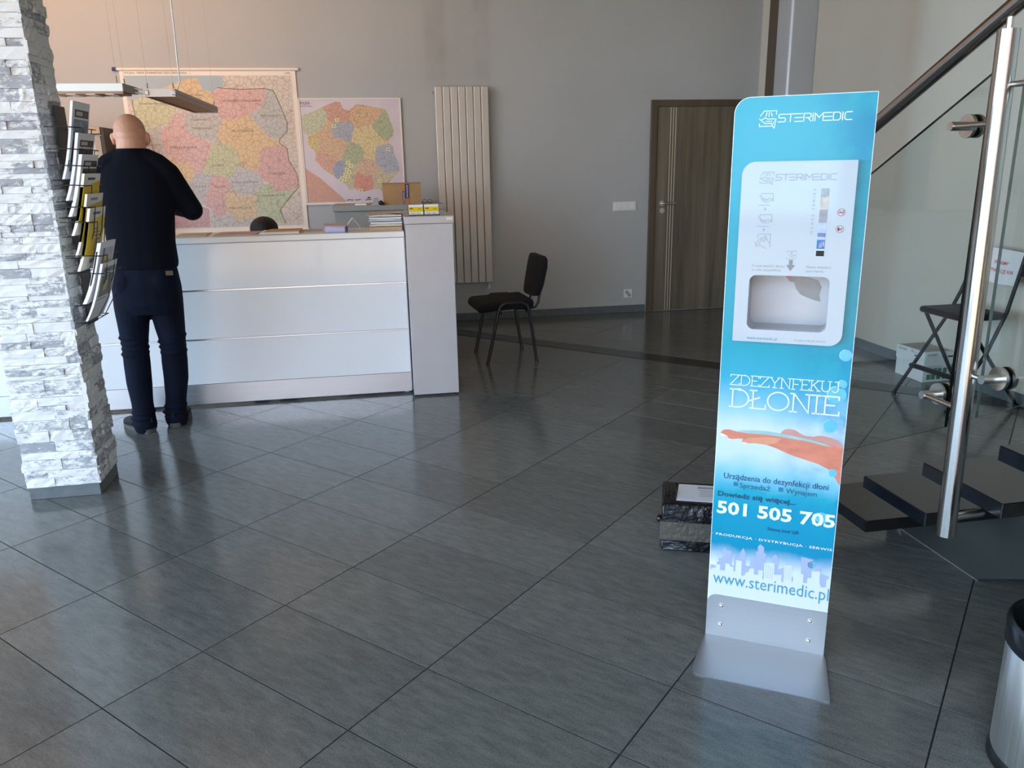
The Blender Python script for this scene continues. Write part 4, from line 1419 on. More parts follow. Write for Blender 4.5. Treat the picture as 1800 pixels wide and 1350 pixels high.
Q.box(-1.300, -1.133, 5.405, 6.86, 1.972, 1.977)
Q.box(-1.306, -1.127, 6.86, 6.866, 1.931, 1.977)
Q.build('housing', LGR, lb)
MB().box(-1.1268, -1.1255, 5.41, 6.86, 1.951, 1.954).build('groove', BLACKM, lb)
for k in range(13):
    yy = 5.45 + k * .11
    MB().box(-1.299, -1.134, yy, yy + .012, 1.934, 1.968).build('louvre', LIN, lb)
MB().tube([(-1.217, 5.42, 1.957), (-1.217, 6.84, 1.957)], .008, 12).build('tube', pm('lamp_tube', '#eeeae4', .4, vary=0), lb, 40)
for x in (-1.302, -1.145):
    MB().box(x, x + .026, 5.392, 5.40, 1.938, 1.970, .004).build('clip', CHROME, lb)
for x, yy in ((-1.29, 5.44), (-1.14, 5.44), (-1.29, 6.80), (-1.14, 6.80)):
    Q = wires(x, yy, 1.977)
    Q.tube([(x, yy, 1.977), (x, yy, 2.012)], .004, 8)
    Q.build('suspension_wire', pm('suspension_brown', '#9a8674', .6, vary=0), lb)
Q = MB()
Q.tube([(-1.36, 5.41, 1.978), (-1.31, 5.41, 1.970)], .005, 10)
Q.tube([(-1.36, 5.41, 1.957), (-1.31, 5.41, 1.948)], .005, 10)
tag(Q.build('lamp_connector', CHROME, None, 40), 'pair of chrome rods joining the two pendant lamps', 'connector')
tag(MB().tube([(-1.118, 5.5, ZC), (-1.105, 5.5, 2.49), (-1.106, 5.5, 2.33), (-1.110, 5.5, 2.137), (-1.112, 5.51, 2.03), (-1.14, 5.53, 1.9775)], .0045, 8).build('power_cable', PLAST, None, 60), 'white cable hanging from ceiling down to the grey pendant lamp', 'cable')
# ------------------------------------------------------------------ people
def ell(cx, cy, z, rx, ry, n=20, p=2.3):
    out = []
    for k in range(n):
        a = 2 * math.pi * k / n
        c, s = math.cos(a), math.sin(a)
        out.append(Vector((cx + rx * math.copysign(abs(c) ** (2 / p), c), cy + ry * math.copysign(abs(s) ** (2 / p), s), z)))
    return out
def limb(Q, pts, rs, n=14):
    Q.tube(pts, rs, n)
    Q.ball(pts[0], rs[0], 14)
    Q.ball(pts[-1], rs[-1], 14)
def hand(Q, wrist, d, up, side, s=1.0):
    """palm, five curled fingers, thumb leaving the side of the palm"""
    d, up = Vector(d).normalized(), Vector(up).normalized()
    lat = d.cross(up).normalized() * side
    w = Vector(wrist)
    pc = w + d * .045 * s
    for k in (-1.5, -.5, .5, 1.5):
        Q.tube([w + lat * k * .012 * s, pc + lat * k * .018 * s, w + d * .092 * s + lat * k * .020 * s], [.015 * s, .014 * s, .011 * s], 8)
    for k, L in zip((-1.5, -.5, .5, 1.5), (.060, .076, .082, .074)):
        b = w + d * .092 * s + lat * k * .020 * s
        p1 = b + d * L * .45 * s - up * .006 * s
        p2 = p1 + d * L * .32 * s - up * .014 * s
        p3 = p2 + d * L * .20 * s - up * .018 * s
        Q.tube([b, p1, p2, p3], [.0095 * s, .0088 * s, .008 * s, .0068 * s], 8)
        Q.ball(p3, .0068 * s, 8)
    t0 = w + d * .022 * s + lat * .026 * s
    t1 = t0 + d * .032 * s + lat * .026 * s - up * .004 * s
    t2 = t1 + d * .032 * s + lat * .010 * s - up * .010 * s
    Q.tube([t0, t1, t2], [.014 * s, .011 * s, .008 * s], 8)
    Q.ball(t2, .008 * s, 8)
def head(Q, c, s=1.0, face=1, nod=0.0):
    """skull, jaw, nose, ears; face = +1 looks to +Y, -1 to -Y"""
    x, y, z = c
    f = face
    Q.ball((x, y - .008 * f * s, z + .012 * s), (.079 * s, .098 * s, .094 * s), 28)
    Q.ball((x, y + .030 * f * s, z - .045 * s), (.064 * s, .068 * s, .080 * s), 24)
    Q.ball((x, y + .062 * f * s, z - .088 * s), (.030 * s, .028 * s, .026 * s), 14)
    Q.ball((x, y - .040 * f * s, z - .045 * s), (.066 * s, .050 * s, .060 * s), 18)
    Q.tube([(x, y + .088 * f * s, z + .008 * s), (x, y + .108 * f * s, z - .032 * s)], [.008 * s, .015 * s], 10)
    Q.ball((x, y + .104 * f * s, z - .034 * s), (.017 * s, .014 * s, .011 * s), 12)
    Q.ball((x, y + .084 * f * s, z - .064 * s), (.026 * s, .014 * s, .007 * s), 12)
    Q.ball((x, y + .080 * f * s, z + .024 * s), (.055 * s, .018 * s, .010 * s), 14)
    for sd in (-1, 1):
        Q.ball((x + sd * .088 * s, y - .004 * f * s, z - .020 * s), (.010 * s, .021 * s, .033 * s), 14)
        Q.ball((x + sd * .090 * s, y - .014 * f * s, z - .008 * s), (.012 * s, .013 * s, .020 * s), 12)
        Q.ball((x + sd * .056 * s, y + .050 * f * s, z - .034 * s), (.022 * s, .026 * s, .022 * s), 12)
def face_parts(root, c, s, f, brow):
    x, y, z = c
    for sd in (-1, 1):
        MB().ball((x + sd * .031 * s, y + .080 * f * s, z + .002 * s), (.0125 * s, .011 * s, .0085 * s), 12).build('eye', pm('eye_white', '#e8e4de', .2, vary=0), root, 180)
        MB().tube([(x + sd * .014 * s, y + .099 * f * s, z + .026 * s), (x + sd * .034 * s, y + .096 * f * s, z + .031 * s), (x + sd * .052 * s, y + .082 * f * s, z + .024 * s)], .004 * s, 8).build('eyebrow', brow, root, 60)
    MB().ball((x, y + .0935 * f * s, z - .062 * s), (.022 * s, .006 * s, .006 * s), 12).build('mouth', pm('lips', '#a8625a', .4, vary=0), root, 180)

man = thing('person', 'standing man with close-cropped head in navy jumper and dark jeans, back turned, leaning at counter', 'person', (-1.285, 4.81, 0))
HC = (-1.285, 4.905, 1.688)
Q = MB()
head(Q, HC, 1.04, 1)
Q.tube([(-1.281, 4.850, 1.50), (-1.283, 4.868, 1.60), (-1.285, 4.885, 1.67)], [.080, .076, .074], 18)
Q.loft([ell(-1.285, 4.82, .80, .165, .105), ell(-1.285, 4.815, .95, .150, .095), ell(-1.28, 4.81, 1.10, .145, .09), ell(-1.275, 4.82, 1.30, .165, .10), ell(-1.275, 4.835, 1.44, .17, .10), ell(-1.277, 4.845, 1.51, .13, .08), ell(-1.28, 4.85, 1.56, .07, .065)])
AR = [(-1.105, 4.84, 1.462), (-1.000, 4.865, 1.272), (-1.135, 5.070, 1.285), (-1.165, 5.115, 1.290)]
AL = [(-1.450, 4.84, 1.462), (-1.570, 4.865, 1.272), (-1.435, 5.070, 1.285), (-1.405, 5.115, 1.290)]
for A, sd in ((AR, 1), (AL, -1)):
    limb(Q, A, [.052, .042, .031, .029])
    hand(Q, A[-1], (-.20 * sd, 1, -.05), (0, 0, 1), -1 if sd > 0 else 1)
LL = [(-1.378, 4.82, .86), (-1.392, 4.795, .52), (-1.392, 4.77, .30), (-1.390, 4.765, .09)]
LR = [(-1.205, 4.82, .86), (-1.193, 4.84, .51), (-1.205, 4.85, .30), (-1.236, 4.865, .09)]
for L, t in ((LL, (-.12, .14)), (LR, (-.01, .17))):
    limb(Q, L, [.085, .058, .050, .030])
    Q.tube([(L[-1][0], L[-1][1], .052), (L[-1][0] + t[0], L[-1][1] + t[1], .034)], [.030, .020], 12)
obj('body', remesh(Q, 'body', .0055, 3), SKIN, man)
face_parts(man, HC, 1.04, 1, HAIRB)
Q = MB()
Q.ball((HC[0], HC[1] - .0095, HC[2] + .0130), (.0826, .1027, .0984), 36)
for v in [v for v in Q.b.verts if v.co.z < HC[2] + .030 + .25 * (v.co.y - HC[1])]:
    Q.b.verts.remove(v)
Q.build('cropped_hair', HAIRB, man, 180)
# jumper
Q = MB()
Q.loft([ell(-1.283, 4.818, .955, .178, .122), ell(-1.283, 4.815, .99, .184, .126), ell(-1.281, 4.81, 1.10, .180, .122), ell(-1.277, 4.815, 1.25, .190, .124), ell(-1.275, 4.825, 1.38, .200, .124), ell(-1.275, 4.835, 1.46, .196, .120),
        ell(-1.277, 4.845, 1.52, .162, .100), ell(-1.279, 4.852, 1.565, .112, .084), ell(-1.281, 4.860, 1.600, .088, .084)])
for A in (AR, AL):
    limb(Q, A[:3] + [tuple(Vector(A[2]) + (Vector(A[3]) - Vector(A[2])) * .5)], [.076, .062, .050, .046], 18)
    Q.ball(Vector(A[1]) + Vector((0, -.005, -.004)), (.060, .060, .054), 16)
    s = -1 if A is AL else 1
    Q.tube([(-1.279 + s * .05, 4.850, 1.565), (-1.277 + s * .115, 4.845, 1.525), (-1.277 + s * .178, 4.842, 1.462)], [.062, .070, .074], 16)
    # folds at the elbow
    for k in range(3):
        m = Vector(A[0]).lerp(Vector(A[1]), .72 + .1 * k)
        Q.ball(m + Vector((0, .012, 0)), (.066 - .002 * k, .060, .013), 14)
me = remesh(Q, 'jumper', .009, 5)
obj('jumper', me, KNIT, man)
Q = MB()
Q.lathe([(.080, 1.586), (.0855, 1.596), (.086, 1.610), (.079, 1.614)], 30, (-1.2815, 4.862))
Q.build('jumper_collar', KNIT, man, 180)
# jeans
Q = MB()
Q.loft([ell(-1.288, 4.818, .70, .17, .10), ell(-1.288, 4.818, .76, .186, .122), ell(-1.288, 4.815, .85, .187, .130), ell(-1.285, 4.815, .93, .176, .122), ell(-1.285, 4.815, .985, .168, .112)])
for L, sd in ((LL, -1), (LR, 1)):
    a, b, c, d = [Vector(p) for p in L]
    pts = [a, a.lerp(b, .35), a.lerp(b, .75), b, b.lerp(c, .5), c, c.lerp(d, .6), d, d + Vector((0, -.004, -.050))]
    limb(Q, pts, [.098, .096, .082, .071, .073, .070, .060, .062, .066], 18)
    random.seed(8 + sd)
    for t0, n in ((b, 4), (d, 3)):
        for k in range(n):
            zz = t0.z + (k - (n - 1) / 2) * .032
            p = Vector((t0.x, t0.y, zz)) + Vector((random.uniform(-.008, .008), random.uniform(-.008, .004), 0))
            r = (.080 if t0 is b else .071)
            Q.ball(p, (r, r, .015), 16)
    Q.ball(a + Vector((0, -.055, .03)), (.085, .075, .10), 16)
obj('jeans', remesh(Q, 'jeans', .0075, 2), DENIM, man)
MB().box(-1.150, -1.112, 4.693, 4.702, .925, .950).xf(Matrix.Translation((0, .012, 0))).build('leather_patch', pm('leather_patch', '#54402f', .7, vary=.1), man)
for L, dv, lab in ((LL, Vector((-.60, .66, 0)), 'left'), (LR, Vector((.02, 1, 0)), 'right')):
    dv.normalize()
    lt = Vector((dv.y, -dv.x, 0))
    h0 = Vector((L[-1][0], L[-1][1], 0)) - dv * .062
    rings = []
    for t, w, hh in ((0, .022, .060), (.02, .036, .082), (.08, .043, .098), (.12, .045, .092), (.17, .048, .074), (.22, .046, .056), (.262, .036, .046), (.282, .016, .032)):
        c = h0 + dv * t
        rings.append([c + lt * w * math.cos(2 * math.pi * k / 16) + Vector((0, 0, .012 + hh / 2 + hh / 2 * math.sin(2 * math.pi * k / 16))) for k in range(16)])
    shoe = MB().loft(rings).build('shoe', SHOE, man, 180)
    out = []
    for t, w in ((-.006, .012), (.0, .028), (.03, .040), (.10, .043), (.17, .048), (.23, .046), (.268, .034), (.288, .012)):
        out.append((t, w))
    poly = [tuple((h0 + dv * t + lt * w).xy) for t, w in out] + [tuple((h0 + dv * t - lt * w).xy) for t, w in out[::-1]]
    MB().prism(poly, .001, .026, lambda a, b, d: (a, b, d)).build('sole', SOLE, shoe)
    Q = MB()
    for k in range(4):
        c = h0 + dv * (.105 + .022 * k)
        zt = .090 - .009 * k
        Q.tube([c - lt * .022 + Vector((0, 0, zt - .012)), c + Vector((0, 0, zt)), c + lt * .022 + Vector((0, 0, zt - .012))], .003, 6)
    c = h0 + Vector((0, 0, .082))
    Q.tube([c + dv * .012, c - dv * .012 + Vector((0, 0, .010)), c - dv * .018 + Vector((0, 0, -.012))], .004, 6)
    Q.build('laces', SHOE, shoe, 60)

wo_ = thing('person', 'seated person behind the counter, only dark short hair showing', 'person', (-.765, 6.1, 0))
WC = (-.765, 6.075, 1.045)
Q = MB()
head(Q, WC, .98, -1)
Q.tube([(-.765, 6.12, .84), (-.765, 6.09, 1.0)], [.055, .052], 14)
Q.loft([ell(-.765, 6.17, .46, .17, .12), ell(-.765, 6.17, .58, .14, .10), ell(-.765, 6.15, .74, .16, .11), ell(-.765, 6.14, .84, .17, .09), ell(-.765, 6.13, .89, .08, .06)])
for sd in (-1, 1):
    A = [(-.765 + sd * .165, 6.13, .83), (-.765 + sd * .215, 6.02, .66), (-.765 + sd * .12, 5.85, .775)]
    limb(Q, A, [.045, .036, .026])
    hand(Q, A[-1], (-.1 * sd, -1, -.10), (0, 0, 1), sd, .95)
    limb(Q, [(-.765 + sd * .09, 6.15, .50), (-.765 + sd * .10, 5.75, .50), (-.765 + sd * .10, 5.78, .10)], [.075, .055, .040])
    Q.tube([(-.765 + sd * .10, 5.79, .05), (-.765 + sd * .10, 5.64, .04)], [.038, .028], 10)
obj('body', remesh(Q, 'body', .006, 3), SKIN, wo_)
face_parts(wo_, WC, .98, -1, HAIRD)
Q = MB()
Q.ball((WC[0], WC[1] - .004, WC[2] + .030), (.100, .128, .090), 28)
for k in range(26):
    a = k * 2.4
    rr = .045 * math.sqrt(k / 26)
    Q.ball((WC[0] + rr * math.cos(a) * 1.3, WC[1] + .02 + rr * math.sin(a) * 1.5, WC[2] + .100 - rr * .55), (.020, .024, .020), 10)
for v in Q.b.verts:
    if v.co.y < WC[1] - .07 and v.co.z < WC[2] + .005:
        v.co.y = WC[1] - .07
obj('hair', remesh(Q, 'hair', .005, 1), HAIRD, wo_)
Q = MB()
Q.loft([ell(-.765, 6.17, .48, .185, .135), ell(-.765, 6.17, .60, .155, .115), ell(-.765, 6.15, .74, .172, .122), ell(-.765, 6.14, .84, .182, .102), ell(-.765, 6.13, .895, .09, .072)])
for sd in (-1, 1):
    limb(Q, [(-.765 + sd * .165, 6.13, .83), (-.765 + sd * .215, 6.02, .66), (-.765 + sd * .135, 5.88, .762)], [.056, .045, .036])
obj('top', remesh(Q, 'top', .010, 4), pm('dark_top', '#1c1c22', .9, vary=.2), wo_)
Q = MB()
for sd in (-1, 1):
    limb(Q, [(-.765 + sd * .09, 6.15, .50), (-.765 + sd * .10, 5.75, .50), (-.765 + sd * .10, 5.78, .09)], [.086, .066, .052])
obj('trousers', remesh(Q, 'trousers', .011, 4), pm('dark_trousers', '#22242c', .9, vary=.2), wo_)
for sd in (-1, 1):
    MB().loft([ell(-.765 + sd * .10, 5.71, z, rx, ry, 16) for z, rx, ry in ((.002, .045, .13), (.03, .046, .13), (.06, .036, .10), (.09, .03, .05))]).build('shoe', SHOE, wo_, 60)
oc = thing('office_chair', 'dark office chair under the seated person behind the counter', 'chair', (-.765, 6.2, 0))
MB().box(-.99, -.54, 5.96, 6.38, .355, .395, .02, 3).build('seat', FABRIC, oc)
MB().box(-.97, -.56, 6.36, 6.42, .45, .92, .03, 3).build('backrest', FABRIC, oc)
MB().tube([(-.765, 6.2, .06), (-.765, 6.2, .36)], .025, 14).build('gas_lift', BLACKM, oc, 40)
MB().tube([(-.765, 6.25, .35), (-.765, 6.42, .37), (-.765, 6.43, .55)], .018, 10).build('back_stay', BLACKM, oc, 40)
for k in range(5):
    a = k * 2 * math.pi / 5 + .3
    leg = MB().tube([(-.765, 6.2, .08), (-.765 + .28 * math.cos(a), 6.2 + .28 * math.sin(a), .062)], [.022, .014], 8).build('leg', BLACKM, oc, 40)
    c = (-.765 + .28 * math.cos(a), 6.2 + .28 * math.sin(a))
    MB().tube([(c[0] - .012, c[1], .026), (c[0] + .012, c[1], .026)], .025, 14).build('castor', BLACKM, leg, 40)

# ------------------------------------------------------------------ wire rack of brochures on the pillar
ZTOP = (1.781, 1.652, 1.564, 1.484, 1.398, 1.337, 1.187, 1.096)
ZBOT = (1.462, 1.372, 1.304, 1.222, 1.130, 1.066, .920, .842)
rk = thing('brochure_rack', 'black wire brochure rack hung on the stone pillar', 'rack', (-1.30, 3.93, .80))
MB().box(-1.3315, -1.326, 3.925, 4.055, .80, 1.775, .001).build('back_plate', pm('black_sheet', '#1b1c1e', .45, vary=.1), rk)
for k, zb in enumerate(ZBOT):
    x1 = -1.195 + (.02 if k > 5 else 0)
    Q = MB()
    zt = zb + .215
    xs = -1.326
    Q.tube([(xs, 3.768, zt), (-1.245, 3.768, zt), (x1, 3.772, zt - .004), (x1, 3.840, zt - .004)], .0022, 6)
    Q.tube([(xs, 4.012, zt), (-1.225, 4.012, zt), (x1, 4.006, zt - .004), (x1, 3.95, zt - .004)], .0022, 6)
    Q.tube([(x1, 3.840, zt - .004), (x1 - .022, 3.840, zb + .10), (-1.262, 3.840, zb - .004), (xs, 3.840, zb - .004)], .0022, 6)
    Q.tube([(x1, 3.950, zt - .004), (x1 - .022, 3.950, zb + .10), (-1.262, 3.950, zb - .004), (xs, 3.950, zb - .004)], .0022, 6)
    Q.tube([(xs, 3.768, zb - .004), (-1.262, 3.770, zb - .004), (-1.262, 4.010, zb - .004), (xs, 4.012, zb - .004)], .0022, 6)
    Q.build('wire_pocket', BLACKM, rk, 60)
blabs = ('white brochure with dark photo cover in the topmost pocket of wire rack', 'white brochure with black title box in the second pocket of wire rack', 'thick white brochure with black title box in the third pocket of wire rack',
         'yellow and white brochure, uppermost of the yellow ones in wire rack', 'yellow brochure with grey head, middle of the yellow ones in wire rack', 'yellow and white brochure, lowest and largest yellow one in wire rack',
         'pale brochure with yellow pages behind the lowest one in wire rack', 'white brochure with grey photo cover in the lowest pocket of wire rack')
def brochure(k):
    zt, zb = ZTOP[k], ZBOT[k]
    th = (.010, .012, .014, .012, .010, .012, .016, .010)[k]
    xo = .018 if k > 5 else 0.0
    y0, y1 = 3.775, 3.990
    root = thing('brochure', blabs[k], 'brochure', (-1.28, 3.88, zb), 0, 'brochures in the wire rack')
    def P(s, d):
        x = -1.290 + (.082 + xo) * (.80 * s + .20 * (1 - (1 - s) ** 4))
        return x + d, zb + (zt - zb) * s
    n = 8
    def sheet(name, s0, s1, a0, a1, d0, d1, mt, slant=0.0, par=root):
        Q = MB()
        Y0, Y1 = y0 + (y1 - y0) * a0, y0 + (y1 - y0) * a1
        fr, bk = [], []
        for i in range(n + 1):
            s = s0 + (s1 - s0) * i / n
            for lst, d in ((fr, d1), (bk, d0)):
                x, z = P(min(s, 1.0), d)
                x2, z2 = P(min(s + slant * (i == n), 1.0), d)
                lst.append((Q.b.verts.new((x, Y0, z)), Q.b.verts.new((x2, Y1, z2))))
        for i in range(n):
            Q.b.faces.new((fr[i][0], fr[i][1], fr[i + 1][1], fr[i + 1][0]))
            Q.b.faces.new((bk[i][0], bk[i + 1][0], bk[i + 1][1], bk[i][1]))
            Q.b.faces.new((fr[i][0], fr[i + 1][0], bk[i + 1][0], bk[i][0]))
            Q.b.faces.new((fr[i][1], bk[i][1], bk[i + 1][1], fr[i + 1][1]))
        Q.b.faces.new((fr[0][0], bk[0][0], bk[0][1], fr[0][1]))
        Q.b.faces.new((fr[n][0], fr[n][1], bk[n][1], bk[n][0]))
        return Q.build(name, mt, par)
    yel = k in (3, 4, 5)
    sheet('pages', 0, 1, 0, 1, 0, th, PAPER if not yel else pm('cream_pages', '#e9e5d8', .6, vary=.05))
    e = th + .0004
    def mark(name, s0, s1, a0, a1, mt, d=0.0):
        sheet(name, s0, s1, a0, a1, e + d, e + d + .0004, mt)
    PH = (pm('photo_print_blue', '#5f7890', .35, vary=.7, scale=38), pm('photo_print_dark', '#2b2d2c', .35, vary=.8, scale=45), pm('photo_print_grey', '#77776f', .35, vary=.6, scale=34))
    if k in (0, 1, 2):
        mark('title_box', .80, .90, .14, .94, BLACKP)
        mark('title_mark', .825, .875, .22, .58, PAPERG, .0005)
        mark('title_mark', .835, .865, .70, .84, pm('rust_print', '#6a4236', .4, vary=0), .0005)
        mark('cover_photo', .10 if k == 0 else .40, .775, .12, .96, PH[0] if k == 0 else PH[1])
        if k == 0:
            mark('cover_photo', .22, .50, .12, .96, pm('photo_print_brown', '#4a3226', .35, vary=.8, scale=50), .0005)
            mark('spine_mark', .15, .25, .02, .06, pm('rust_print', '#6a4236', .4, vary=0), .0005)
    elif yel:
        yq = pm('yellow_print_dull', '#cdb53a', .4, vary=.05) if k == 4 else YELLOW
        sheet('yellow_band', .22, .79, 0.0, 1.0, e, e + .0004, yq, .09)
        sheet('yellow_spine', .24, .79, 0.0, .10, .0, th + .0002, yq)
        mark('title_mark', .895, .935, .22, .66, GREYP if k == 4 else pm('ink_blue', '#3b3f52', .4, vary=0))
        for q in range(3):
            mark('text_line', .54 + .055 * q, .56 + .055 * q, .40, .86 - .1 * q, pm('ink_olive', '#6b6328', .4, vary=0), .0006)
        mark('round_emblem', .10, .17, .42, .68, pm('rust_dark', '#5b2d26', .4, vary=0), .0006)
        if k == 5:
            mark('drawing', .30, .50, .50, .84, PH[2], .0006)
            mark('drawing', .33, .47, .56, .78, pm('pale_drawing', '#cfc6a2', .5, vary=.1), .0011)
    elif k == 6:
        mark('cover_photo', .62, .90, .2, .92, pm('photo_print_pale', '#b9bcc0', .4, vary=.3, scale=30))
        mark('yellow_mark', .60, .76, .38, .60, YELLOW, .0005)
        mark('title_mark', .70, .90, .24, .34, pm('ink_blue', '#3b3f52', .4, vary=0), .0005)
        sheet('yellow_pages', .30, .86, 0.0, .5, .002, .008, YELLOW)
    else:
        mark('title_box', .82, .915, .10, .94, pm('photo_print_grey', '#77776f', .35, vary=.6, scale=34))
        mark('title_mark', .845, .885, .20, .55, BLACKP, .0005)
        mark('cover_photo', .40, .78, .10, .94, pm('photo_print_dim', '#5e6156', .35, vary=.6, scale=34))
        mark('yellow_mark', .50, .68, .30, .52, pm('yellow_print_dull', '#cdb53a', .4, vary=.05), .0005)
        mark('text_line', .345, .365, .10, .62, GREYP, .0005)
for k in range(8):
    brochure(k)

# ------------------------------------------------------------------ disinfection stand
st = thing('disinfection_stand', 'tall cyan hand-disinfection stand with white glass dispenser and printed city skyline', 'stand', (.992, 2.120, 0), R(-31.3258))
PW, PL = .3587, 1.650
LEAN = Matrix.Rotation(R(-.9), 4, 'X')
XZ = lambda d: LEAN @ Matrix(((1, 0, 0, 0), (0, 0, 1, d), (0, 1, 0, 0), (0, 0, 0, 1)))
def flat(name, me, mat, par, d, group=None):
    me.transform(XZ(d))
    return obj(name, me, mat, par, True)
hole = rrect(.066, .284, 1.012, 1.176, .018)
out_ = rrect(0, PW, .012, PL, (.0, .0, .003, .042), 10)
panel = flat('panel', curve_mesh([out_, hole], .005), EDGEP, st, .0005)
flat('printed_front', curve_mesh([rrect(.0015, PW - .0015, .012, PL - .0015, (0, 0, .002, .041), 10), hole]), CYAN, panel, -.0023)
pd_ = -.0026
flat('lettering', strokes(LOGO, 'STERIMEDIC', .116, .300, 1.5825, .0195, .0022), WHITEP, panel, pd_)
ICON = [[(.05, .70), (.25, 1), (.97, 1), (.97, .78)], [(0, .52), (.36, .22), (.72, .22)], [(0, .52), (.08, .44), (.34, .58), (.48, .50), (.9, .50)], [(.02, .22), (.02, .06), (.70, .06)], [(.74, .10), (.98, .50), (.88, -.06), (.74, .10)],
        [(.42, .90), (.40, .82)], [(.55, .90), (.54, .80)], [(.66, .88), (.70, .80)], [(.40, .76), (.36, .68)], [(.54, .76), (.54, .66)], [(.70, .76), (.74, .68)], [(.40, .36), (.72, .36)]]
flat('logo_emblem', icon_mesh(ICON, .067, .112, 1.570, 1.612, .0020), WHITEP, panel, pd_)
flat('lettering', strokes(SLAB, 'ZDEZYNFEKUJ', .031, .331, .843, .0305, .0024), WHITEP, panel, pd_ - .0012)
flat('lettering', strokes(SLAB, ('D', 'L/', 'O', 'N', 'I', 'E'), .033, .335, .7755, .0545, .0042), WHITEP, panel, pd_ - .0012)
HAND = [(0.0112, 0.6900), (0.0189, 0.6996), (0.0351, 0.7028), (0.0598, 0.6981), (0.0922, 0.6966), (0.1347, 0.6974), (0.1872, 0.6973), (0.2492, 0.6968), (0.3003, 0.6911), (0.3286, 0.6829), (0.3572, 0.6765), (0.3572, 0.5640), (0.3417, 0.5872), (0.3221, 0.6107), (0.2932, 0.6230), (0.2541, 0.6327), (0.2146, 0.6425), (0.1743, 0.6581), (0.1474, 0.6653), (0.1154, 0.6675), (0.0914, 0.6648), (0.0767, 0.6632), (0.0754, 0.6704), (0.0786, 0.6766), (0.0637, 0.6765), (0.0396, 0.6709), (0.0352, 0.6763), (0.0144, 0.6800)]
THUMB = [(0.1831, 0.7011), (0.1862, 0.7115), (0.1960, 0.7197), (0.2088, 0.7219), (0.2231, 0.7197), (0.2378, 0.7113), (0.2511, 0.7056), (0.2740, 0.7047), (0.2863, 0.7094), (0.2988, 0.7102), (0.3215, 0.7076), (0.3421, 0.7000), (0.3557, 0.6860), (0.3572, 0.6751), (0.3288, 0.6801), (0.3006, 0.6883), (0.2494, 0.6940)]
GEL = [(0.0568, 0.6995), (0.0806, 0.7045), (0.1126, 0.7078), (0.1497, 0.7080), (0.1839, 0.7055), (0.2250, 0.7010), (0.2620, 0.6960), (0.3000, 0.6890), (0.3300, 0.6800), (0.3015, 0.6815), (0.2629, 0.6885), (0.1981, 0.6945), (0.1453, 0.6975), (0.0975, 0.6977)]
FING = [(0.0763, 0.6705), (0.0930, 0.6826), (0.1353, 0.6887), (0.1720, 0.6913), (0.1877, 0.6901), (0.1732, 0.6740), (0.1474, 0.6659), (0.1154, 0.6675), (0.0914, 0.6648), (0.0775, 0.6633)]
flat('printed_thumb', curve_mesh([THUMB]), pm('printed_skin_dim', '#b9857a', .2, vary=.1, scale=16), panel, pd_)
flat('printed_hand', curve_mesh([HAND]), SKINP, panel, pd_ - .0003)
flat('printed_gel', curve_mesh([GEL]), GELP, panel, pd_ - .0006)
flat('printed_finger', curve_mesh([FING]), SKINP2, panel, pd_ - .0009)
NAILS = [[(.0112, .690), (.0250, .6850), (.0360, .6790), (.0144, .6795)], [(.0754, .6665), (.0850, .6668), (.0935, .6650), (.0767, .6628)], [(.0352, .6742), (.045, .6730), (.056, .6733), (.0396, .6705)]]
flat('printed_nail', curve_mesh(NAILS), pm('printed_nail', '#f0d5cc', .2, vary=0), panel, pd_ - .0012)
for u, v, r_ in ((.338, .868, .013), (.326, .836, .026), (.316, .742, .020), (.340, .952, .022), (.300, .300, .012), (.318, .455, .018), (.335, .60, .012)):
    flat('printed_bubble', curve_mesh([circ(u, v, min(r_, PW - .002 - u), 28)]), PALEB, panel, pd_ - .0004)
    flat('printed_bubble', curve_mesh([[p for p in arc(u, v, min(r_, PW - .002 - u), min(r_, PW - .002 - u), 100, 220, 12)] + [p for p in arc(u, v, min(r_, PW - .002 - u) * .9, min(r_, PW - .002 - u) * .9, 220, 100, 12)]]), pm('pale_ring', '#9fc9db', .2, vary=0), panel, pd_ - .0007)
for b, u0, u1, v, cap, mt, bo in (('Urządzenia do dezynfekcji dłoni', .029, .328, .5455, .0195, NAVYP, 0), ('Sprzedaż', .077, .166, .5205, .0170, TEALP, 0), ('Wynajem', .211, .298, .5205, .0170, TEALP, 0),
                                  ('Dowiedz się więcej...', .014, .241, .486, .0165, NAVYP, .018), ('501 505 705', .014, .355, .430, .041, WHITEP, .03), ('Skanuj kod QR', .166, .258, .393, .0105, NAVYP, .006),
                                  ('· PRODUKCJA · DYSTRYBUCJA · SERWIS', .004, .354, .3545, .0078, WHITEP, .012), ('www.sterimedic.pl', .014, .357, .1890, .0430, TEALU, 0)):
    flat('lettering', text_fit(b, u0, u1, v, cap, bo, 1.08 if 'PROD' in b else 1.0), mt, panel, pd_ - .0016)
flat('bullet_square', curve_mesh([rrect(.059, .072, .5235, .5365, 0)]), BLUEP, panel, pd_ - .0016)
flat('bullet_square', curve_mesh([rrect(.190, .203, .5235, .5365, 0)]), BLUEP, panel, pd_ - .0016)
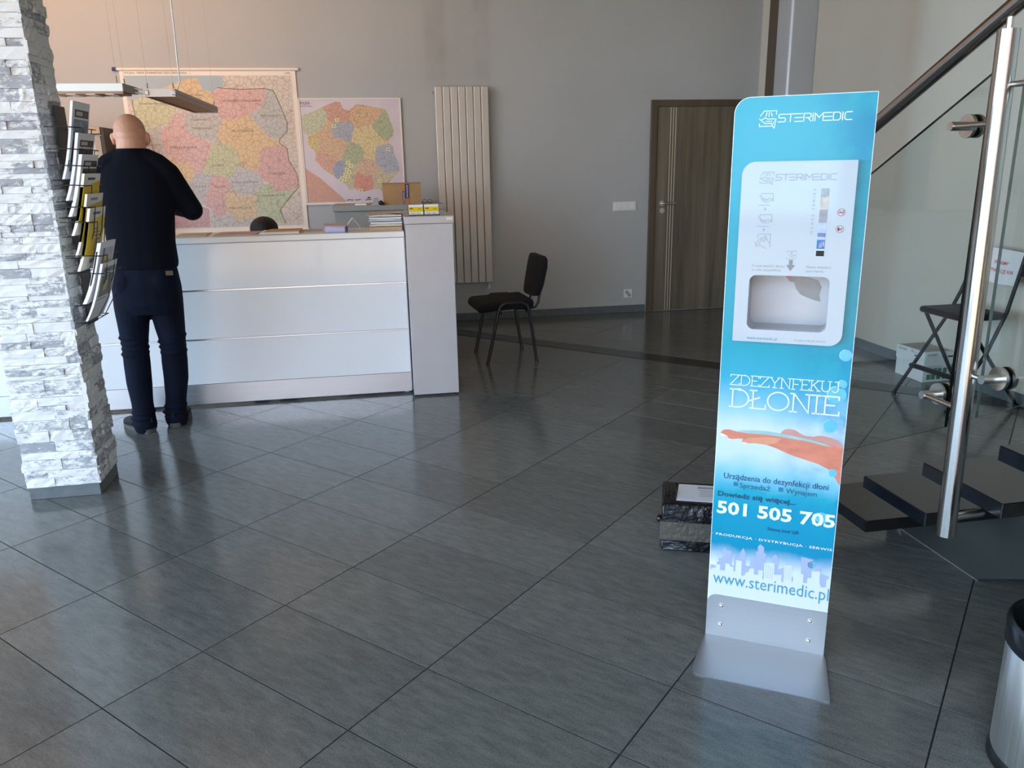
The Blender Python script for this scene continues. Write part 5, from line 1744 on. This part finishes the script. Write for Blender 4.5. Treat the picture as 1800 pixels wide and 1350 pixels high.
SKYA = [(0.0036, 0.2309), (0.0044, 0.2495), (0.0224, 0.2490), (0.0227, 0.2619), (0.0282, 0.2628), (0.0275, 0.2755), (0.0394, 0.2783), (0.0390, 0.3030), (0.0433, 0.3146), (0.0501, 0.3067), (0.0669, 0.3059), (0.0683, 0.2571), (0.0753, 0.2584), (0.0743, 0.2873), (0.0779, 0.2987), (0.0832, 0.2888), (0.0908, 0.2792), (0.0905, 0.3009), (0.0997, 0.3222), (0.1086, 0.3058), (0.1095, 0.2644), (0.1229, 0.2632), (0.1230, 0.2885), (0.1393, 0.2949), (0.1392, 0.3163), (0.1437, 0.3189), (0.1428, 0.3330), (0.1494, 0.3430), (0.1614, 0.3343), (0.1621, 0.3149), (0.1684, 0.3142), (0.1689, 0.2821), (0.1882, 0.2819), (0.1875, 0.3068), (0.1960, 0.3171), (0.2051, 0.3063), (0.2072, 0.2674), (0.2219, 0.2772), (0.2248, 0.2456), (0.2740, 0.2546), (0.2699, 0.3210), (0.3037, 0.3181), (0.3054, 0.2780), (0.3113, 0.2791), (0.3102, 0.2972), (0.3267, 0.2987), (0.3280, 0.2751), (0.3346, 0.2745), (0.3522, 0.2707), (0.3537, 0.2340), (0.3346, 0.2304), (0.3279, 0.2250), (0.2735, 0.2250), (0.1691, 0.2250), (0.0546, 0.2253)]
SKYB = [(0.0020, 0.2272), (0.0082, 0.2372), (0.0211, 0.2414), (0.0215, 0.2532), (0.0335, 0.2539), (0.0339, 0.2345), (0.0492, 0.2354), (0.0494, 0.2618), (0.0640, 0.2600), (0.0638, 0.2527), (0.0741, 0.2527), (0.0749, 0.2382), (0.0807, 0.2381), (0.0807, 0.2775), (0.0983, 0.2769), (0.0997, 0.2262), (0.1091, 0.2298), (0.1131, 0.2415), (0.1210, 0.2429), (0.1211, 0.2520), (0.1295, 0.2589), (0.1360, 0.2565), (0.1365, 0.2384), (0.1497, 0.2390), (0.1497, 0.2553), (0.1628, 0.2559), (0.1631, 0.2270), (0.1668, 0.2277), (0.1652, 0.2815), (0.1950, 0.2867), (0.1961, 0.2475), (0.2182, 0.2515), (0.2184, 0.2300), (0.2248, 0.2276), (0.2238, 0.2847), (0.2463, 0.2869), (0.2481, 0.2337), (0.2526, 0.2346), (0.2513, 0.2611), (0.2808, 0.2647), (0.2814, 0.2364), (0.2920, 0.2366), (0.2931, 0.2546), (0.3041, 0.2566), (0.3024, 0.2782), (0.3268, 0.2826), (0.3273, 0.2467), (0.3332, 0.2301), (0.3464, 0.2326), (0.3466, 0.2591), (0.3570, 0.2631), (0.3570, 0.1498), (0.0020, 0.1450)]
flat('printed_skyline', curve_mesh([SKYA]), LILAC, panel, pd_ - .0004)
flat('printed_skyline', curve_mesh([SKYB]), pm('skyline_white', '#c3cadb', .2, vary=0), panel, pd_ - .0008)
wins = []
for u0, u1, v0, v1, nu, nv in ((.168, .194, .232, .280, 4, 7), (.226, .245, .238, .282, 3, 7)):
    for a in range(nu):
        for b in range(nv):
            u, v = u0 + (u1 - u0) * (a + .3) / nu, v0 + (v1 - v0) * (b + .2) / nv
            wins.append(rrect(u, u + (u1 - u0) / nu * .4, v, v + (v1 - v0) / nv * .45, 0))
flat('printed_windows', curve_mesh(wins), LILAC, panel, pd_ - .0011)
# white glass dispenser, let into the panel
dsp = flat('dispenser', curve_mesh([rrect(.032, .325, .980, 1.480, (.003, .034, .003, .036), 10), rrect(.069, .2815, 1.0165, 1.1715, .019)], .022), GLASSW, st, -.0135)
dd = -.0250
flat('lettering', strokes(LOGO, 'STERIMEDIC', .121, .275, 1.430, .0155, .0017), GREYP, dsp, dd)
flat('logo_emblem', icon_mesh(ICON, .080, .117, 1.421, 1.452, .0014), GREYP, dsp, dd)
P1 = [[(.05, .68), (.2, .95), (.95, .95), (.95, .45)], [(0, .05), (.70, .05), (.78, 0)], [(.15, .75), (.25, .42), (.45, .30), (.72, .32), (.98, .55)], [(.25, .62), (.5, .48), (.72, .60), (1, .36)], [(.2, .55), (.42, .42), (.66, .46)]]
P3 = [[(.12, .70), (.2, .95), (.95, .95), (.95, .12)], [(.1, .12), (.2, .55), (.4, .75), (.32, .45), (.22, .1)], [(.38, .55), (.62, .85), (.72, .60), (.95, .30)], [(.46, .5), (.68, .75)], [(.5, .42), (.76, .66)], [(.3, .2), (.5, .12), (.72, 0)], [(.0, .42), (.06, .15)]]
flat('pictogram', icon_mesh(P1, .080, .120, 1.362, 1.397, .0013), GREYP, dsp, dd)
flat('pictogram', icon_mesh(P1, .080, .120, 1.305, 1.340, .0013), GREYP, dsp, dd)
flat('pictogram', icon_mesh(P3, .078, .120, 1.246, 1.288, .0013), GREYP, dsp, dd)
for v in (1.352, 1.296):
    flat('arrow_mark', curve_mesh([[(.0965, v + .002), (.1015, v + .002), (.099, v - .004)], [(.0980, v + .006), (.1000, v + .006), (.1000, v + .002), (.0980, v + .002)]]), GREYP, dsp, dd)
flat('pictogram', icon_mesh([[(0, .85), (.15, 1), (.9, 1), (1, .85)], [(0, .15), (.1, 0), (.85, 0), (1, .3)], [(.2, .55), (.4, .3), (.7, .3), (.95, .55)], [(.35, .6), (.55, .45), (.8, .55)], [(.5, .9), (.42, .7), (.58, .7), (.5, .9)]], .163, .191, 1.219, 1.240, .0012), GREYP, dsp, dd)
flat('arrow_mark', curve_mesh([[(.1715, 1.216), (.1815, 1.216), (.1815, 1.202), (.1885, 1.202), (.1765, 1.185), (.1645, 1.202), (.1715, 1.202)]]), pm('arrow_grey', '#70757c', .3, vary=0), dsp, dd)
for b, u0, u1, v, cap in (('Proszę włożyć dłonie', .074, .161, 1.1945, .0075), ('w celu dezynfekcji.', .074, .153, 1.1835, .0075), ('Please disinfect', .217, .281, 1.1945, .0075), ('your hands.', .217, .264, 1.1835, .0075), ('Kontakt: +48 501 505 705', .202, .284, .989, .0052)):
    flat('lettering', text_fit(b, u0, u1, v, cap), GREYP, dsp, dd)
flat('lettering', text_fit('www.sterimedic.pl', .072, .155, .9875, .0085), BLUEP, dsp, dd)
me = text_fit('GLASS SERIES', 0, .120, 0, .0062, 0, 1.5)
me.transform(Matrix(((0, -1, 0, .2265), (1, 0, 0, 1.287), (0, 0, 1, 0), (0, 0, 0, 1))))
flat('lettering', me, GREYP, dsp, dd)
for v, (lines) in ((1.345, [[(.18, .48), (.82, .48)], [(.72, .62), (.80, .74)]]), (1.301, [[(.35, .3), (.5, .45), (.8, .62)]])):
    ring = [circ(.2945, v, .0100, 28), circ(.2945, v, .0087, 28)]
    flat('prohibition_sign', curve_mesh(ring), REDP, dsp, dd)
    flat('prohibition_sign', icon_mesh([[(.17, .83), (.83, .17)]], .2845, .3045, v - .01, v + .01, .0013), REDP, dsp, dd - .0004)
    flat('pictogram', icon_mesh(lines, .2845, .3045, v - .01, v + .01, .0018), BLACKP, dsp, dd - .0002)
flat('pictogram', curve_mesh([[(.2895, 1.297), (.2880, 1.301), (.2900, 1.306), (.2912, 1.303), (.2925, 1.3065), (.2930, 1.300), (.2915, 1.297)]]), BLACKP, dsp, dd - .0002)
for v0, v1, c in ((1.386, 1.408, '#9aa4aa'), (1.352, 1.386, '#b9b6ae'), (1.318, 1.352, '#8e8f96'), (1.290, 1.318, '#a9b4cf'), (1.280, 1.290, '#6f7a9a'), (1.272, 1.280, '#9fb0d0'), (1.247, 1.272, '#2f7cb4'), (1.243, 1.247, '#c9d6e4'), (1.228, 1.243, '#15171c')):
    flat('level_window', curve_mesh([rrect(.2395, .2600, v0, v1, 0)]), pm('level_' + c[1:], c, .35, vary=.15, scale=60, spec=.2), dsp, dd - .0001)
flat('level_mark', curve_mesh([rrect(.246, .2485, 1.251, 1.262, 0), rrect(.250, .2525, 1.251, 1.266, 0), rrect(.2545, .2585, 1.255, 1.267, 0)]), pm('pale_red_print', '#b98a9a', .3, vary=0), dsp, dd - .0004)
# recess
Q = MB()
x0, x1, z0, z1, yb = .0675, .283, 1.0145, 1.1735, .105
rim = rrect(x0, x1, z0, z1, .019)
Q.loft([[Vector((a, d, b)) for a, b in rim] for d in (-.003, yb)], cap=False)
Q.b.faces.new([Q.b.verts.new((a, yb, b)) for a, b in rim])
Q.xf(LEAN)
cav = Q.build('recess', GREYIN, dsp, 40, True)
wet = [(.165, 1.150), (.185, 1.158), (.225, 1.155), (.252, 1.146), (.262, 1.128), (.258, 1.104), (.262, 1.085), (.246, 1.088), (.222, 1.096), (.205, 1.104), (.192, 1.120), (.186, 1.138), (.172, 1.142)]
flat('wet_patch', curve_mesh([wet]), WETP, cav, yb - .0006)
MB().box(.166, .180, .004, .016, 1.164, 1.1725).xf(LEAN).build('spray_nozzle', REDP, dsp, None, True)
MB().box(.040, .318, .004, .112, 1.180, 1.474, .004).xf(LEAN).build('housing', PLAST, dsp, None, True)
# bent steel foot
Q = MB()
Q.prism(rrect(0.0, .3587, .004, .149, (0, 0, .003, .030), 8), -.0075, -.0032, lambda a, b, d: (a, d, b))
foot_up = Q.xf(LEAN).build('foot_plate', STEELX, st, None, True)
MB().prism([(-.0, .0), (-.006, -.03)] + rrect(-.012, .378, -.232, -.05, (.030, .003, 0, 0), 8)[:18] + [(.3655, -.03), (.3587, 0)], .0005, .0045, lambda a, b, d: (a, b - .003, d)).build('foot_plate', STEELX, st, None, True)
for u, v in ((.0455, .114), (.0455, .047), (.312, .114), (.312, .0455)):
    Q = MB()
    Q.tube([(u, -.0078, v), (u, -.0095, v)], .0088, 20)
    Q.ball((u, -.0095, v), (.0062, .0045, .0062), 14)
    Q.tube([(u, -.0142, v), (u, -.0135, v)], .0026, 6)
    Q.xf(LEAN).build('bolt', CHROME, st, 40, True)

# ------------------------------------------------------------------ parcel behind the stand
pa = thing('parcel', 'parcel wrapped in black film with grey tape band and white address label', 'parcel', (1.05, 2.694, 0), R(-21.6))
random.seed(4)
def wrapped(z0, z1, g, name, mat, bev=.012):
    Q = MB().box(-g, .42 + g, -g, .235 + g, z0, z1, bev, 2)
    bmesh.ops.subdivide_edges(Q.b, edges=Q.b.edges[:], cuts=2, use_grid_fill=True)
    for v in Q.b.verts:
        v.co += Vector((random.uniform(-1, 1), random.uniform(-1, 1), random.uniform(-.6, .6) if z0 + .004 < v.co.z else 0)) * .0022
    return Q.build(name, mat, pa, 50, True)
wrapped(.001, .202, 0, 'wrapping', FOIL)
MB().box(-.0045, .4245, -.0045, .2395, .050, .128, .002).build('tape_band', FOILG, pa, None, True)
MB().hexa([(.055, .035, .2045), (.36, .032, .2045), (.36, .200, .2045), (.065, .200, .2045), (.055, .035, .2060), (.36, .032, .2060), (.36, .200, .2060), (.065, .200, .2060)]).build('address_label', pm('label_paper', '#d8d8e4', .35, vary=.03), pa, None, True)
Q = MB()
for k in range(16):
    Q.box(.140 + k * .0045, .1425 + k * .0045, .160, .180, .2060, .2064)
for k, w in enumerate((.07, .05, .08, .06)):
    Q.box(.145, .145 + w, .140 - k * .018, .144 - k * .018, .2060, .2064)
Q.build('label_print', GREYP, pa, None, True)
Q = MB()
for k in range(9):
    Q.tube([(.004 + k * .006, -.003 + .02 * (k % 2), .196), (.012 + k * .005, .10, .207 + .002 * (k % 3)), (.004 + k * .005, .22, .203)], .003, 6)
Q.build('film_folds', FOIL, pa, 60, True)
MB().ball((-.008, .03, .125), (.012, .014, .016), 10).build('film_knot', FOIL, pa, 180, True)

# ------------------------------------------------------------------ black visitor chair
vc = thing('visitor_chair', 'black fabric visitor chair with tube legs standing alone near radiator', 'chair', (1.02, 6.14, 0), R(4))
def softbox(x0, x1, y0, y1, z0, z1, r):
    return MB().box(x0, x1, y0, y1, z0, z1, r, 4)
Q = softbox(-.265, .185, -.235, .235, .415, .485, .033)
for v in Q.b.verts:
    t = (v.co.x + .265) / .45
    v.co.z += .016 * math.sin(t * 3.14) - .030 * max(0, .28 - t) * 3
    if v.co.x > 0:
        v.co.y *= 1 - .12 * (v.co.x / .185)
Q.build('seat', FABRIC, vc, 50, True)
Q = MB()
Q.loft([[Vector((.205 + .060 * t + dx - .02 * math.cos(yy / .22 * 1.5) + .02, yy, .500 + .305 * t)) for dx, yy in
         [(-.022, -w), (-.030, -w * .5), (-.032, 0), (-.030, w * .5), (-.022, w), (.018, w), (.022, w * .5), (.024, 0), (.022, -w * .5), (.018, -w)]] for t, w in ((0, .150), (.04, .180), (.3, .212), (.75, .220), (.93, .200), (1.0, .150))])
Q.build('backrest', FABRIC, vc, 60, True)
for sy in (-1, 1):
    yy = sy * .245
    Q = MB()
    Q.tube([(-.205, sy * .232, .0), (-.115, yy, .41), (-.095, yy, .452), (-.06, yy, .470), (.07, yy, .470), (.11, yy, .452), (.130, yy, .41), (.190, sy * .232, .0)], .0125, 12)
    Q.build('side_frame', BLACKM, vc, 50, True)
    for x in (-.205, .190):
        MB().tube([(x, sy * .232, .0), (x, sy * .232, .022)], .016, 12).build('foot_cap', BLACKM, vc, 40, True)
Q = MB()
for sy in (-1, 1):
    Q.tube([(.05, sy * .12, .405), (.17, sy * .12, .400), (.215, sy * .12, .410), (.238, sy * .12, .445), (.252, sy * .12, .53)], .0105, 10)
Q.build('back_stay', BLACKM, vc, 50, True)
Q = MB()
for x in (-.10, .12):
    Q.tube([(x, -.245, .405), (x, .245, .405)], .0105, 10)
Q.build('cross_tube', BLACKM, vc, 50, True)
for x, y in ((-.10, -.258), (.12, -.258)):
    MB().tube([(x, y, .400), (x, y + .02, .400)], .014, 12).build('bolt', BLACKM, vc, 40, True)

# ------------------------------------------------------------------ staircase, climbing towards the viewer
sc_ = thing('staircase', 'open staircase of dark granite treads on a dark steel stringer', 'stairs', (2.2, 1.4, 0))
SX0, SX1 = 1.765, 2.72
rise, going = .167, .302
for k in range(1, 10):
    zt = .170 + rise * (k - 1)
    yn = 2.445 - going * (k - 1)
    tr_ = MB().box(SX0, SX1, yn, yn + .345, zt - .047, zt, .002).build('tread', [GRANITE], sc_)
    MB().box(SX0 - .0012, SX0, yn + .002, yn + .343, zt - .045, zt - .002).build('tread_end', GRANEDGE, tr_)
sl = rise / going
def topz(y):  # upper line of the stringer
    return .170 - .047 - .055 + (2.445 + .30 - y) * sl - .05
poly = [(2.66, .0), (2.245, .0), (-.20, (2.245 + .20) * sl), (-.20, topz(-.20)), (2.66, topz(2.66) if topz(2.66) > .03 else .03)]
for x0 in (2.085, 2.33):
    MB().prism(poly, x0, x0 + .012, lambda a, b, d: (d, a, b)).build('stringer_plate', STRING, sc_)
MB().tube([(2.083, 2.23, .003), (2.083, 2.66, .003)], .0022, 8).build('weld_bead', pm('worn_edge', '#70736f', .5, vary=.2, scale=80), sc_)
MB().hexa([(2.097, 2.245, .001), (2.33, 2.245, .001), (2.33, 2.66, .001), (2.097, 2.66, .001), (2.097, 2.245, .010), (2.33, 2.245, .010), (2.33, 2.66, .010), (2.097, 2.66, .010)]).build('base_plate', STRING, sc_)
for k in range(1, 10):
    zt = .170 + rise * (k - 1) - .047
    yn = 2.445 - going * (k - 1)
    z_f, z_b = topz(yn + .05), topz(yn + .30)
    Q = MB()
    Q.prism([(yn + .04, zt), (yn + .32, zt), (yn + .32, max(z_b - .03, .01)), (yn + .04, z_f - .03)], 2.098, 2.106, lambda a, b, d: (d, a, b))
    Q.prism([(yn + .04, zt), (yn + .32, zt), (yn + .32, max(z_b - .03, .01)), (yn + .04, z_f - .03)], 2.320, 2.328, lambda a, b, d: (d, a, b))
    Q.box(2.02, 2.40, yn + .05, yn + .31, zt - .008, zt - .0005)
    br = Q.build('bracket', STRING, sc_)
    MB().tube([(2.04, yn + .10, zt - .03), (2.04, yn + .10, zt - .008)], .010, 10).build('bolt', CHROME, br, 40)

rl = thing('stair_railing', 'brushed steel stair railing with post, handrail and clear glass panels', 'railing', (1.66, 1.9, .39))
PB, PT = Vector((1.640, 1.900, .391)), Vector((1.640, 1.924, 1.794))
Q = MB()
Q.tube([PB, PT], .0270, 40)
post = Q.build('post', STEELZ, rl, 40)
MB().tube([PB + Vector((.012, .01, .05)), PB + Vector((.14, .03, .045))], .012, 12).build('post_fixing', CHROME, rl, 40)
d = (PT - PB).normalized()
MB().tube([PT - d * .01, PT + d * .062], .0090, 14).build('handrail_pin', CHROME, rl, 40)
# second post, further up the flight
PB2 = PB + Vector((0, -1.21, 1.21 * sl))
MB().tube([PB2, PB2 + Vector((0, .0, 1.40))], .0270, 32).build('post', STEELZ, rl, 40)
H0, H1 = Vector((1.640, 2.429, 1.598)), Vector((1.640, 1.906, 1.854))
hd = (H1 - H0) / (H1.y - H0.y)
def hr(y):
    return H0 + hd * (y - H0.y)
MB().tube([hr(2.75), hr(.30)], .0225, 28).build('handrail', HANDR, rl, 40)
MB().ball(hr(2.75), .0225, 20).build('handrail_cap', HANDR, rl, 180)
def pane(pts, em):
    """pts of (y, z); glass 10 mm thick at X 1.71"""
    Q = MB()
    for x in (1.706, 1.716):
        Q.face([(x, a, b) for a, b in pts])
    g = Q.build('glass_panel', GLASS, rl)
    E_ = MB()
    n = len(pts)
    for k in range(n):
        (a, b), (c, e) = pts[k], pts[(k + 1) % n]
        E_.face([(1.7055, a, b), (1.7165, a, b), (1.7165, c, e), (1.7055, c, e)])
    E_.build('glass_edge', em, g)
pane([(2.043, .679), (2.85, .679 - .807 * .515), (2.85, 1.703 - .807 * .535), (2.043, 1.703)], GEDGE)
pane([(1.927, .745), (.82, .745 + 1.107 * .55), (.82, 1.775 + 1.107 * .55), (1.927, 1.775)], GEDGEL)
def clamp(y, z, yp, zp):
    Q = MB()
    Q.tube([(1.7010, y, z), (1.6920, y, z)], .0330, 36)
    c = Q.build('glass_clamp', CHROME, rl, 40)
    Q = MB()
    Q.tube([(1.7055, y, z), (1.7010, y, z)], .0320, 32)
    Q.tube([(1.7165, y, z), (1.7210, y, z)], .0320, 32)
    Q.build('gasket', BLACKM, c, 40)
    MB().tube([(1.7210, y, z), (1.7300, y, z)], .0330, 36).build('backing_disc', CHROME, c, 40)
    MB().tube([(1.692, y, z), (1.640, y, z)], .0125, 20).build('standoff', CHROME, c, 40)
    MB().tube([(1.650, y, z), (1.650, yp, zp)], .0076, 16).build('clamp_arm', CHROME, c, 40)
clamp(2.098, 1.567, 1.925, 1.567)
clamp(2.078, .777, 1.905, .777)
clamp(1.850, .885, 1.905, .885)
clamp(1.800, 1.66, 1.925, 1.66)
clamp(2.78, .50, 2.80, .50)

# ------------------------------------------------------------------ folding bar chair, notice and paper carton by the right wall
fc = thing('folding_chair', 'black folding chair with padded seat and crossed legs behind the glass railing', 'chair', (3.55, 4.22, 0))
BL_ = pm('black_tube', '#07080a', .4, vary=0, spec=.3)
A1 = [(3.310, 4.45, .012), (3.638, 4.45, .519), (3.707, 4.45, .663), (3.79, 4.44, .93)]
A2 = [(3.345, 4.00, .012), (3.560, 4.00, .362), (3.655, 4.00, .60), (3.735, 4.01, .93)]
for A in (A1, A2):
    MB().tube(A, .0115, 12).build('back_leg', BL_, fc, 60)
for B in ([(3.457, 4.428, .535), (3.557, 4.428, .366), (3.76, 4.428, .012)], [(3.43, 4.02, .535), (3.560, 4.02, .362), (3.835, 4.02, .012)]):
    MB().tube(B, .0115, 12).build('front_leg', BL_, fc, 60)
for p in ((3.310, 4.45), (3.345, 4.00), (3.76, 4.428), (3.835, 4.02)):
    MB().tube([(p[0], p[1], 0), (p[0], p[1], .02)], .0145, 12).build('foot_cap', BL_, fc, 40)
Q = MB().box(3.39, 3.70, 4.03, 4.42, .545, .585, .019, 4)
for v in Q.b.verts:
    if v.co.z > .57:
        v.co.z += .010 * math.cos((v.co.x - 3.545) / .155 * 1.5) * math.cos((v.co.y - 4.225) / .195 * 1.5)
Q.build('seat', pm('black_vinyl', '#050506', .55, vary=.1, spec=.25), fc, 60)
MB().tube([(3.405, 4.452, .19), (3.405, 4.44, .19), (3.44, 4.00, .19)], [.011, .016, .016], 14).build('footrest', BL_, fc, 60)
MB().tube([(3.66, 4.45, .56), (3.63, 4.00, .56)], .007, 10).build('seat_rod', BL_, fc, 60)
MB().hexa([(3.752, 4.03, .80), (3.758, 4.43, .80), (3.770, 4.43, .80), (3.764, 4.03, .80), (3.772, 4.03, .93), (3.788, 4.43, .93), (3.800, 4.43, .93), (3.784, 4.03, .93)]).build('backrest', pm('black_vinyl', '#050506', .55, vary=.1, spec=.25), fc)
no = thing('paper_notice', 'white paper notice with red lettering hung over the folding chair back', 'notice', (3.73, 4.2, .74))
def npt(u, v, d=0):  # u along the chair back, v upwards
    return Vector((3.712 + .035 * v + .014 * (1 - u) - d, 4.015 + .36 * (1 - u), .752 + .200 * v - .012 * u + .004 * math.sin(u * 9) * (1 - v)))
Q = MB()
nu, nv = 10, 5
for d0 in (0, -.0008):
    g = [[Q.b.verts.new(npt(i / nu, k / nv, d0)) for k in range(nv + 1)] for i in range(nu + 1)]
    for i in range(nu):
        for k in range(nv):
            Q.b.faces.new((g[i][k], g[i + 1][k], g[i + 1][k + 1], g[i][k + 1]))
Q.build('sheet', PAPER, no, 60)
for b, u0, u1, v, cap in (('PROSIMY', .36, .68, .56, .020), ('O DEZYNFEKCJĘ RĄK', .10, .84, .32, .020)):
    me = text_fit(b, 0, 1, 0, 1, .01)
    for vv in me.vertices:
        p = npt(u0 + (u1 - u0) * vv.co.x, v + vv.co.y * cap / .2, .0012)
        vv.co = p
    obj('lettering', me, pm('red_ink', '#c8323c', .5, vary=0), no)

pb = thing('paper_carton', 'white carton for copier paper on floor beside the folding chair legs', 'box', (3.765, 4.78, 0))
WC_ = pm('white_carton', '#d9dcda', .5, vary=.03)
MB().box(3.650, 3.862, 4.635, 4.925, .001, .150, .002).build('carton', WC_, pb)
MB().box(3.646, 3.866, 4.631, 4.929, .120, .213, .002).build('lid', WC_, pb)
MB().box(3.66, 3.85, 4.645, 4.915, .2132, .2136).build('lid_opening', pm('carton_shade', '#9b9c92', .6, vary=.25, scale=12), pb)
for b, y1, y0, z, cap in (('DISCOVERY', 4.905, 4.815, .186, .015), ('75', 4.775, 4.745, .188, .017), ('g/m2 A4', 4.735, 4.69, .188, .008)):
    me = text_fit(b, 0, y1 - y0, 0, cap, .01)
    me.transform(Matrix(((0, 0, -1, 3.6455), (-1, 0, 0, y1), (0, 1, 0, z), (0, 0, 0, 1))))
    obj('lettering', me, BLACKP, pb)
for b, x0, x1, z, cap in (('DISCOVERY', 3.668, 3.745, .186, .015), ('75', 3.785, 3.81, .188, .016)):
    me = text_fit(b, x0, x1, z, cap, .01)
    me.transform(Matrix(((1, 0, 0, 0), (0, 0, 1, 4.6305), (0, 1, 0, 0), (0, 0, 0, 1))))
    obj('lettering', me, BLACKP, pb)
Q = MB()
Q.box(3.82, 3.862, 4.6302, 4.6308, .172, .184)
Q.box(3.6452, 3.6458, 4.69, 4.735, .168, .178)
Q.build('print_bar', pm('print_bar', '#2d3430', .5, vary=0), pb)
Q = MB()
for x, z in ((3.68, .02), (3.715, .02), (3.755, .02), (3.80, .02), (3.725, .062), (3.76, .062), (3.80, .062)):
    Q.box(x, x + .030, 4.6340, 4.6348, z, z + .036)
Q.build('green_print', pm('green_print', '#1f6b4a', .5, vary=.1), pb)
MB().box(3.68, 3.79, 4.6340, 4.6347, .098, .116).build('pale_print', pm('pale_print', '#bfc4c8', .5, vary=.1), pb)

# ------------------------------------------------------------------ waste bin
bn = thing('waste_bin', 'brushed steel waste bin with black rim at the lower right corner', 'bin', (1.612, 1.388, 0))
bc = (1.612, 1.388)
MB().lathe([(.150, .028), (.152, .034), (.152, .330), (.149, .336)], 56, bc).build('drum', mat_brushed('bin_steel', '#e6e6e4', 0.36, 'Z'), bn, 40)
MB().lathe([(.0, .004), (.140, .004), (.157, .0), (.158, .012), (.152, .030), (.140, .034)], 56, bc).build('base_ring', BLACKM, bn, 50)
MB().lathe([(.153, .326), (.157, .332), (.158, .385), (.154, .393), (.146, .391), (.142, .380), (.138, .34), (.136, .33)], 56, bc).build('rim', pm('black_plastic', '#15171a', .2, vary=0), bn, 50)
MB().lathe([(.144, .385), (.130, .20), (.120, .04), (.0, .035)], 40, bc).build('bin_bag', pm('black_bag', '#060607', .5, vary=.2, bump=.5, bscale=20), bn, 180)
Q = MB()
Q.box(bc[0] - .20, bc[0] - .13, bc[1] - .03, bc[1] + .03, .006, .016, .003)
Q.xf(Matrix.Translation((bc[0], bc[1], 0)) @ Matrix.Rotation(R(160), 4, 'Z') @ Matrix.Translation((-bc[0], -bc[1], 0)))
Q.build('pedal', BLACKM, bn)
